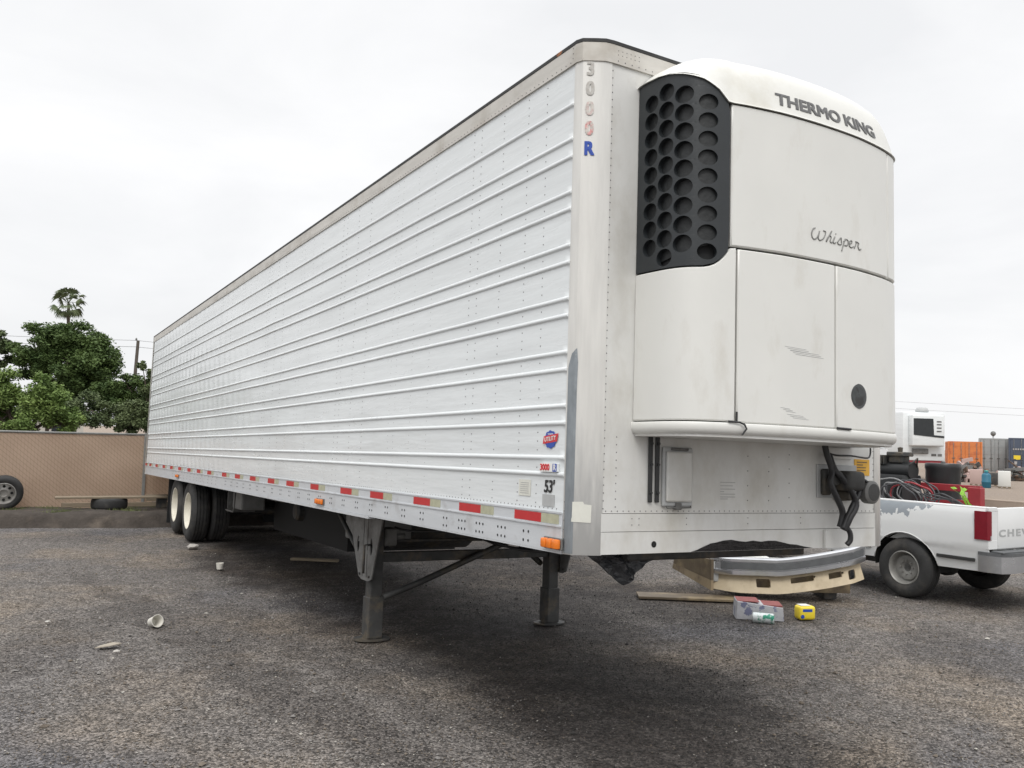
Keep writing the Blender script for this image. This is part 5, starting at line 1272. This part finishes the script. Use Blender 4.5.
def tree(name, base, blobs, n, ls, mt_, label, cat='tree', trunk_r=.2, sub=9, seed=1, flat=.8, loose=.34):
    """blobs: big crown masses (dx, dy, z, r) split into many small clumps with gaps"""
    rnd = random.Random(seed); t = empty(name, base, 0, label, cat)
    clumps = []
    for bx, by, bz, br in blobs:
        for k in range(sub):
            while True:
                a = Vector((rnd.gauss(0, 1), rnd.gauss(0, 1), rnd.gauss(0, .9)))
                if a.length > .2: break
            a.normalize(); rr = br * rnd.uniform(.45, .92); clumps.append((bx + a.x * rr, by + a.y * rr, bz + a.z * rr * flat, br * rnd.uniform(loose * .75, loose * 1.35)))
    build('crown', leaf_cloud(clumps, n, ls, rnd, .7), mt_, t)
    bm = BM(); top = max(b[2] for b in blobs); low = min(b[2] - b[3] for b in blobs)
    fork = max(.8, low + .3)
    tube(bm, [(0, 0, -.1), (.03, .02, fork * .5), (0, .0, fork)], [trunk_r * 1.25, trunk_r, trunk_r * .85], 10)
    for b in blobs:
        m_ = Vector((b[0] * .5, b[1] * .5, (fork + b[2]) / 2 + .2)); e = Vector((b[0], b[1], b[2]))
        tube(bm, [(0, 0, fork - .05), m_, e], [trunk_r * .6, trunk_r * .4, trunk_r * .12], 6)
    for c in clumps[::2]:
        b = min(blobs, key=lambda q: (q[0] - c[0]) ** 2 + (q[1] - c[1]) ** 2 + (q[2] - c[2]) ** 2)
        tube(bm, [(b[0], b[1], b[2]), ((b[0] + c[0]) / 2, (b[1] + c[1]) / 2, (b[2] + c[2]) / 2 - .1), c[:3]], [trunk_r * .14, trunk_r * .10, trunk_r * .04], 5)
    build('trunk', bm, 'bark', t, smooth=60)
    return t
# big dark tree: 40 m out
tree('broadleaf_tree', (.0, 40, 0), [(-1.4, 0, 5.3, 1.25), (-.5, .3, 5.75, 1.15), (.4, 0, 5.75, 1.1), (1.1, .3, 5.0, .95), (-.3, -.4, 4.8, 1.5), (-1.6, 0, 4.4, 1.0), (1.0, 0, 4.3, 1.15), (-.2, 0, 3.7, 1.2), (.5, -.5, 5.1, 1.2)], 62000, .07, 'leafdark', 'large dark green rounded tree behind the fence below the palm', trunk_r=.24, sub=22, seed=2, loose=.3)
tree('broadleaf_tree', (-3.3, 41, 0), [(-.3, 0, 5.5, 1.0), (.2, 0, 4.7, .9), (-.6, 0, 4.2, 1.0), (.45, .0, 5.2, .7)], 16000, .07, 'leafgrey', 'sparse dark tree at the left edge behind the fence', trunk_r=.16, sub=14, seed=3, loose=.27)
tree('broadleaf_tree', (3.0, 38, 0), [(-.9, 0, 3.5, .9), (.2, 0, 3.3, .8), (-.1, 0, 2.9, 1.1), (1.1, 0, 3.0, .8), (-1.3, .3, 3.1, .9), (-1.9, .2, 3.4, .7)], 32000, .065, 'leafdark', 'low dark tree just right of the large rounded tree', trunk_r=.16, sub=17, seed=4, loose=.3)
tree('broadleaf_tree', (-2.2, 25, 0), [(-.8, 0, 2.95, .75), (.2, 0, 2.75, .8), (-1.7, 0, 2.9, .8), (.85, .1, 2.3, .7), (-.3, 0, 2.1, 1.0), (-1.6, 0, 2.0, .9), (1.1, 0, 1.9, .55)], 42000, .048, 'leaflight', 'bright green feathery tree behind the left end of the fence', trunk_r=.12, sub=18, seed=5, loose=.3)
tree('broadleaf_tree', (1.75, 26.5, 0), [(-.6, 0, 2.3, .6), (.1, 0, 2.45, .65), (.8, 0, 2.3, .7), (0, 0, 1.9, .8), (1.3, .2, 2.0, .6), (-.9, 0, 1.9, .5)], 24000, .045, 'leafgrey', 'grey green bush directly behind the fence left of the trailer', trunk_r=.08, sub=14, seed=6, loose=.32)
tree('broadleaf_tree', (2.4, 34, 0), [(.2, 0, 4.0, .4), (.9, 0, 4.0, .5), (.0, 0, 3.4, .6), (.8, 0, 3.3, .6), (1.2, .3, 4.2, .4), (-.3, 0, 4.3, .25), (.5, 0, 2.8, .7)], 12000, .055, 'leafgrey', 'thin loose tree in front of the utility pole beside the trailer', trunk_r=.07, sub=10, seed=8, loose=.34)
tree('broadleaf_tree', (-1.2, 33, 0), [(.3, 0, 2.4, .95), (1.5, 0, 2.4, .9), (-.7, 0, 2.3, .8), (2.4, .3, 2.2, .8)], 22000, .055, 'leafgrey', 'olive bush between the bright tree and the grey green bush', trunk_r=.08, sub=14, seed=9, loose=.32)
tree('broadleaf_tree', (8, 42, 0), [(-1, 0, 3.4, 1.4), (1.2, 0, 3.6, 1.5), (3.2, 0, 3.0, 1.3)], 9000, .14, 'leafdark', 'dark tree behind the fence hidden beyond the trailer tail', trunk_r=.2, sub=12, seed=10)
# palm 75 m out
pb = Vector((.98 + .25, 78, 0)); D = 1
palm = empty('palm_tree', (1.75, 78, 0), 0, 'tall fan palm rising above the large dark tree', 'palm tree')
bm = BM(); tube(bm, [(0, 0, 0), (.1, 0, 4), (.05, 0, 8), (-.1, 0, 11.9)], [.28, .20, .15, .12], 10); build('trunk', bm, 'bark', palm, smooth=60)
V = []; F = []; rnd = random.Random(21)
for k in range(34):
    az = rnd.uniform(0, 2 * math.pi); el = rnd.uniform(-1.0, 1.45); ln = rnd.uniform(.7, 1.05); rl = rnd.uniform(-1.1, 1.1)
    d = Vector((math.cos(az) * math.cos(el), math.sin(az) * math.cos(el), math.sin(el))); o0 = Vector((-.1, 0, 11.95)); hub = o0 + d * ln
    side_ = d.cross(Vector((0, 0, 1)));
    if side_.length < .05: side_ = Vector((1, 0, 0))
    side_.normalize(); side_ = (side_ * math.cos(rl) + side_.cross(d) * math.sin(rl)).normalized(); upv = side_.cross(d).normalized()
    k0 = len(V); V += [tuple(o0 - side_ * .02), tuple(o0 + side_ * .02), tuple(hub + side_ * .02), tuple(hub - side_ * .02)]; F.append((k0, k0 + 1, k0 + 2, k0 + 3))
    for q in range(15):
        a = -1.2 + 2.4 * q / 14; fd = (d * math.cos(a) + side_ * math.sin(a)); L2 = rnd.uniform(.55, .75); mid = hub + fd * L2 * .6 + upv * .03; tip = hub + fd * L2 + Vector((0, 0, -.22 * L2 - .1 * rnd.random())); wv = fd.cross(upv).normalized() * .05
        k0 = len(V); V += [tuple(hub), tuple(mid + wv), tuple(tip), tuple(mid - wv)]; F.append((k0, k0 + 1, k0 + 2, k0 + 3))
build('crown', (V, F), 'leafpalm', palm)
# utility pole and lines
up_ = empty('utility_pole', (3.6, 50, 0), 0, 'dark wooden utility pole behind the trees left of the trailer', 'pole')
bm = BM(); tube(bm, [(0, 0, 0), (.22, 0, 6.72)], [.12, .085], 10); build('pole_shaft', bm, 'pole', up_, smooth=60)
bm = BM(); lathe(bm, [(6.72, .04), (6.78, .06), (6.86, .03), (6.87, 0)], (.12, 0, 0), 'Z', 8); build('insulator', bm, 'greysteel', up_)
def wire(p, q, sag, r, label):
    bm = BM(); p = Vector(p); q = Vector(q)
    tube(bm, [p.lerp(q, k / 20) - Vector((0, 0, sag * 4 * (k / 20) * (1 - k / 20))) for k in range(21)], r, 4); o = build('power_line', bm, 'wire'); tag(o, label, 'power line')
wire((-26, 53, 7.0), (3.7, 50, 6.72), .4, .014, 'upper thin wire running to the utility pole top'); wire((-26, 53, 6.6), (3.7, 50, 6.35), .4, .014, 'lower thin wire running to the utility pole below its top')
wire((3.7, 50, 6.72), (30, 47, 7.2), .4, .014, 'upper thin wire leaving the utility pole behind trailer'); wire((3.7, 50, 6.35), (30, 47, 6.8), .4, .014, 'lower thin wire leaving the utility pole behind trailer')
wire((106.1, 88.4, 9.3), (140.3, 55.8, 7.3), .1, .022, 'upper faint power line above the far shipping containers'); wire((106.1, 88.4, 8.2), (140.3, 55.8, 6.4), .1, .022, 'lower faint power line above the far shipping containers')
# pale house glimpsed through the trees
hs_ = empty('house', (.55, 58, 0), 0, 'pale low house glimpsed through gaps in the trees', 'house')
bm = BM(); box(bm, (-1.3, 0, 0), (1.3, 5, 2.9)); build('wall', bm, 'roofpale', hs_)
bm = BM(); prism(bm, [(-1.6, 2.9), (1.6, 2.9), (0, 3.9)], lambda u, v, d: Vector((u, d, v)), -.4, 5.4); build('roof', bm, 'greystick', hs_)
bm = BM(); box(bm, (-.5, -.03, 1.2), (.5, -.003, 2.2)); build('window', bm, 'glass', hs_)

# ================================================================== BACKGROUND RIGHT
CAM = Vector((-2.681, -3.891, 0))
def face(x, y): # rotation so that local -Y faces the camera
    return math.atan2(y - CAM.y, x - CAM.x) - math.pi / 2
def container(loc, rz, col, label, L_=6.1, H_=2.75, detail=None):
    c = empty('shipping_container', loc, rz, label, 'shipping container', 'shipping containers at the far side of the yard')
    bm = BM(); W_ = 2.44
    box(bm, (-W_ / 2 + .04, .05, .1), (W_ / 2 - .04, L_ - .05, H_ - .06))
    y = .15
    while y < L_ - .2:
        for x in (-W_ / 2, W_ / 2 - .04): box(bm, (x + .004, y, .16), (x + .036, y + .14, H_ - .12))
        y += .28
    build('body', bm, col, c)
    bm = BM()
    for x in (-W_ / 2, W_ / 2 - .12):
        for y in (0, L_ - .12): box(bm, (x, y, 0), (x + .12, y + .12, H_), .01)
    for z in (0, H_ - .12):
        for y in (.01, L_ - .11): box(bm, (-W_ / 2 + .12, y, z), (W_ / 2 - .12, y + .1, z + .12))
    for z in (0.01, H_ - .11):
        for x in (-W_ / 2 + .01, W_ / 2 - .11): box(bm, (x, .12, z), (x + .1, L_ - .12, z + .1))
    build('frame', bm, col, c)
    for s in (-1, 1):
        bm = BM(); lo, hi = sorted((s * .015, s * 1.08)); box(bm, (lo, .015, .14), (hi, .055, H_ - .14), .006)
        for k in range(4): box(bm, (lo + .05, .004, .3 + k * .6), (hi - .05, .016, .62 + k * .6), .004)
        dd = build('door', bm, col, c)
        for q in (.28, .82):
            bm = BM(); tube(bm, [(s * q, -.02, .1), (s * q, -.02, H_ - .1)], .022, 6); box(bm, (s * q - .12, -.05, 1.15), (s * q + .12, -.02, 1.2)); build('lock_bar', bm, 'greysteel', dd)
    if detail: detail(c)
    return c
def at_(px, D): # world point seen at column px (row of horizon) at depth D, for laying out the far yard
    d = cr * ((px - 512) / 875.93) + cf; p = Vector((-2.681, -3.891, 0)) + Vector((d.x, d.y, 0)) * D; return p
p = at_(965, 70); container((p.x, p.y, 0), face(p.x, p.y) + rad(3), 'contor', 'orange shipping container in the far yard right of the white reefer', H_=2.5)
p = at_(994.5, 76); container((p.x, p.y, 0), face(p.x, p.y) + rad(1), 'contgr', 'grey shipping container between the orange and navy containers', H_=2.9)
def navy(c):
    bm = BM()
    for k in range(5): box(bm, (-.9 + k * .17, -.035, 1.95), (-.79 + k * .17, -.025, 2.08))
    build('marking', bm, 'faint', c)
    bm = BM(); box(bm, (-.85, -.04, 1.15), (-.35, -.03, 1.5)); build('yellow_plate', bm, 'yellow', c)
    bm = BM(); box(bm, (.3, -.04, 1.2), (.6, -.03, 1.35)); box(bm, (-.8, -.04, .75), (-.6, -.03, 1.0)); build('pale_sticker', bm, 'faint', c)
p = at_(1025, 73); container((p.x, p.y, 0), face(p.x, p.y) + rad(1), 'contbl', 'navy blue shipping container at the right edge of view', H_=2.95, detail=navy)
# white reefer trailer in the far yard
p = at_(924, 52); rt = empty('reefer_trailer', (p.x, p.y, 0), face(p.x, p.y) + rad(30), 'white refrigerated trailer with dark grille parked in the far yard', 'trailer')
bm = BM(); box(bm, (-1.3, 0, 1.15), (1.3, 13, 4.0), .05, seg=2); build('box_body', bm, 'panel', rt, smooth=40)
bm = BM(); box(bm, (-1.31, 0.05, 1.0), (1.31, 13, 1.148), .01); build('red_sill', bm, 'redpaint', rt)
bm = BM(); box(bm, (-.98, -.5, 2.0), (.98, -.005, 3.85), .09, seg=3); ru = build('cooling_unit', bm, 'panel', rt, smooth=40)
bm = fill2d([(-.92, 2.65), (.25, 2.55), (.95, 2.5), (.95, 2.62), (.32, 2.66), (.28, 3.62), (-.92, 3.62)], maxe=.3, thick=-.02); build('unit_grille', warp(bm, lambda u, v, d: Vector((u, -.503 + d, v))), 'grille', ru)
bm = BM()
for z in (2.85, 3.05, 3.25, 3.42): box(bm, (.5, -.52, z), (.78, -.503, z + .07))
build('unit_marking', bm, 'greyprint', ru)
bm = BM(); box(bm, (-.75, -.15, 1.55), (.2, -.005, 1.85), .02); build('connection_box', bm, 'greysteel', rt)
bm = BM(); box(bm, (.45, -.02, 1.42), (.75, -.005, 1.56)); box(bm, (.85, -.02, 1.42), (1.1, -.005, 1.56)); build('vent_plate', bm, 'greysteel', rt)
bm = BM(); lathe(bm, [(4.0, .35), (4.1, .38), (4.28, .30), (4.33, 0)], (.1, .4, 0), 'Z', 16); build('roof_vent', bm, 'greystick', rt)
for x in (-.7, .7):
    bm = BM(); box(bm, (x - .07, 2.4, 0), (x + .07, 2.54, 1.1)); build('landing_leg', bm, 'darkmetal', rt)
for y in (10.4, 11.7):
    for x in (-1.05, 1.05):
        bm = BM(); lathe(bm, [(-.2, .25), (-.22, .42), (-.14, .5), (.14, .5), (.22, .42), (.2, .25)], (x, y, .5), 'X', 24, closed=True); build('wheel', bm, 'rubber', rt, smooth=40)
# lamp ball on a thin pole
p = at_(993, 120); bl = empty('ball_mast', (p.x, p.y, 0), 0, 'thin mast topped with a small grey ball above the containers', 'mast')
bm = BM(); tube(bm, [(0, 0, 0), (0, 0, 3.9)], .10, 8); build('mast_pole', bm, 'wire', bl)
bm = BM(); bmesh.ops.create_uvsphere(bm, u_segments=16, v_segments=10, radius=.34); bmesh.ops.translate(bm, verts=bm.verts, vec=(0, 0, 4.12)); build('mast_ball', bm, 'greysteel', bl, smooth=180)
# scrap heap, boxes, barrel, tote
def heap(loc, n, spread, seed, label, h=1.0):
    rnd = random.Random(seed); bm = BM()
    for _ in range(n):
        a = rnd.uniform(0, 6.28); r = rnd.random() ** .6; x = math.cos(a) * r * spread; y = math.sin(a) * r * spread * .6; z = h * (1 - r) * rnd.random()
        s = (rnd.uniform(.1, .7), rnd.uniform(.03, .15), rnd.uniform(.03, .15))
        M_ = Matrix.Translation((x, y, z + .08)) @ Matrix.Rotation(rnd.uniform(0, 6.28), 4, 'Z') @ Matrix.Rotation(rnd.uniform(-.7, .7), 4, 'Y')
        box(bm, (-s[0], -s[1], -s[2]), s, 0, rnd.choice((0, 0, 1, 2, 3)), M_)
    o = build('scrap_heap', bm, ['rust', 'darkmetal', 'boxgrey', 'pink'], None, loc); tag(o, label, 'scrap', kind='stuff'); return o
p = at_(967, 52); heap((p.x, p.y, 0), 170, 1.7, 31, 'rusty heap of scrap timber and metal below the orange container', 1.3)
p = at_(1020, 56); heap((p.x, p.y, 0), 110, 1.6, 32, 'dark heap of scrap below the navy container', 1.0)
def crate(name, px, D, w, h, m_, label, cat):
    p = at_(px, D); t = empty(name, (p.x, p.y, 0), face(p.x, p.y), label, cat)
    bm = BM(); box(bm, (-w / 2, 0, .08), (w / 2, w, h), .03, seg=2); build('box_body', bm, m_, t, smooth=40)
    bm = BM()
    for x in (-w / 2, -.06, w / 2 - .12): box(bm, (x, .02, 0), (x + .12, w - .02, .079))
    build('pallet_runner', bm, 'wood', t)
crate('board_stack', 976, 46, .60, .85, 'pink', 'pinkish box left of the blue barrel in the far yard', 'box')
crate('plastic_tote', 1004, 44, .56, .85, 'tote', 'white plastic tote right of the dark box in the far yard', 'tote')
crate('dark_box', 995, 46, .65, .70, 'darkmetal', 'dark low box between the blue barrel and white tote', 'box')
p = at_(986, 44); t = empty('blue_barrel', (p.x, p.y, 0), 0, 'blue plastic barrel standing in the far yard', 'barrel')
bm = BM(); lathe(bm, [(0, 0), (0, .19), (.03, .21), (.25, .21), (.27, .225), (.31, .225), (.33, .21), (.62, .21), (.70, .17), (.74, .09), (.82, .09), (.82, 0)], (0, 0, 0), 'Z', 20); build('barrel_body', bm, 'bluebar', t, smooth=40)
bm = BM(); lathe(bm, [(.82, .10), (.86, .09), (.87, 0)], (0, 0, 0), 'Z', 14); build('barrel_cap', bm, 'teal', t, smooth=40)
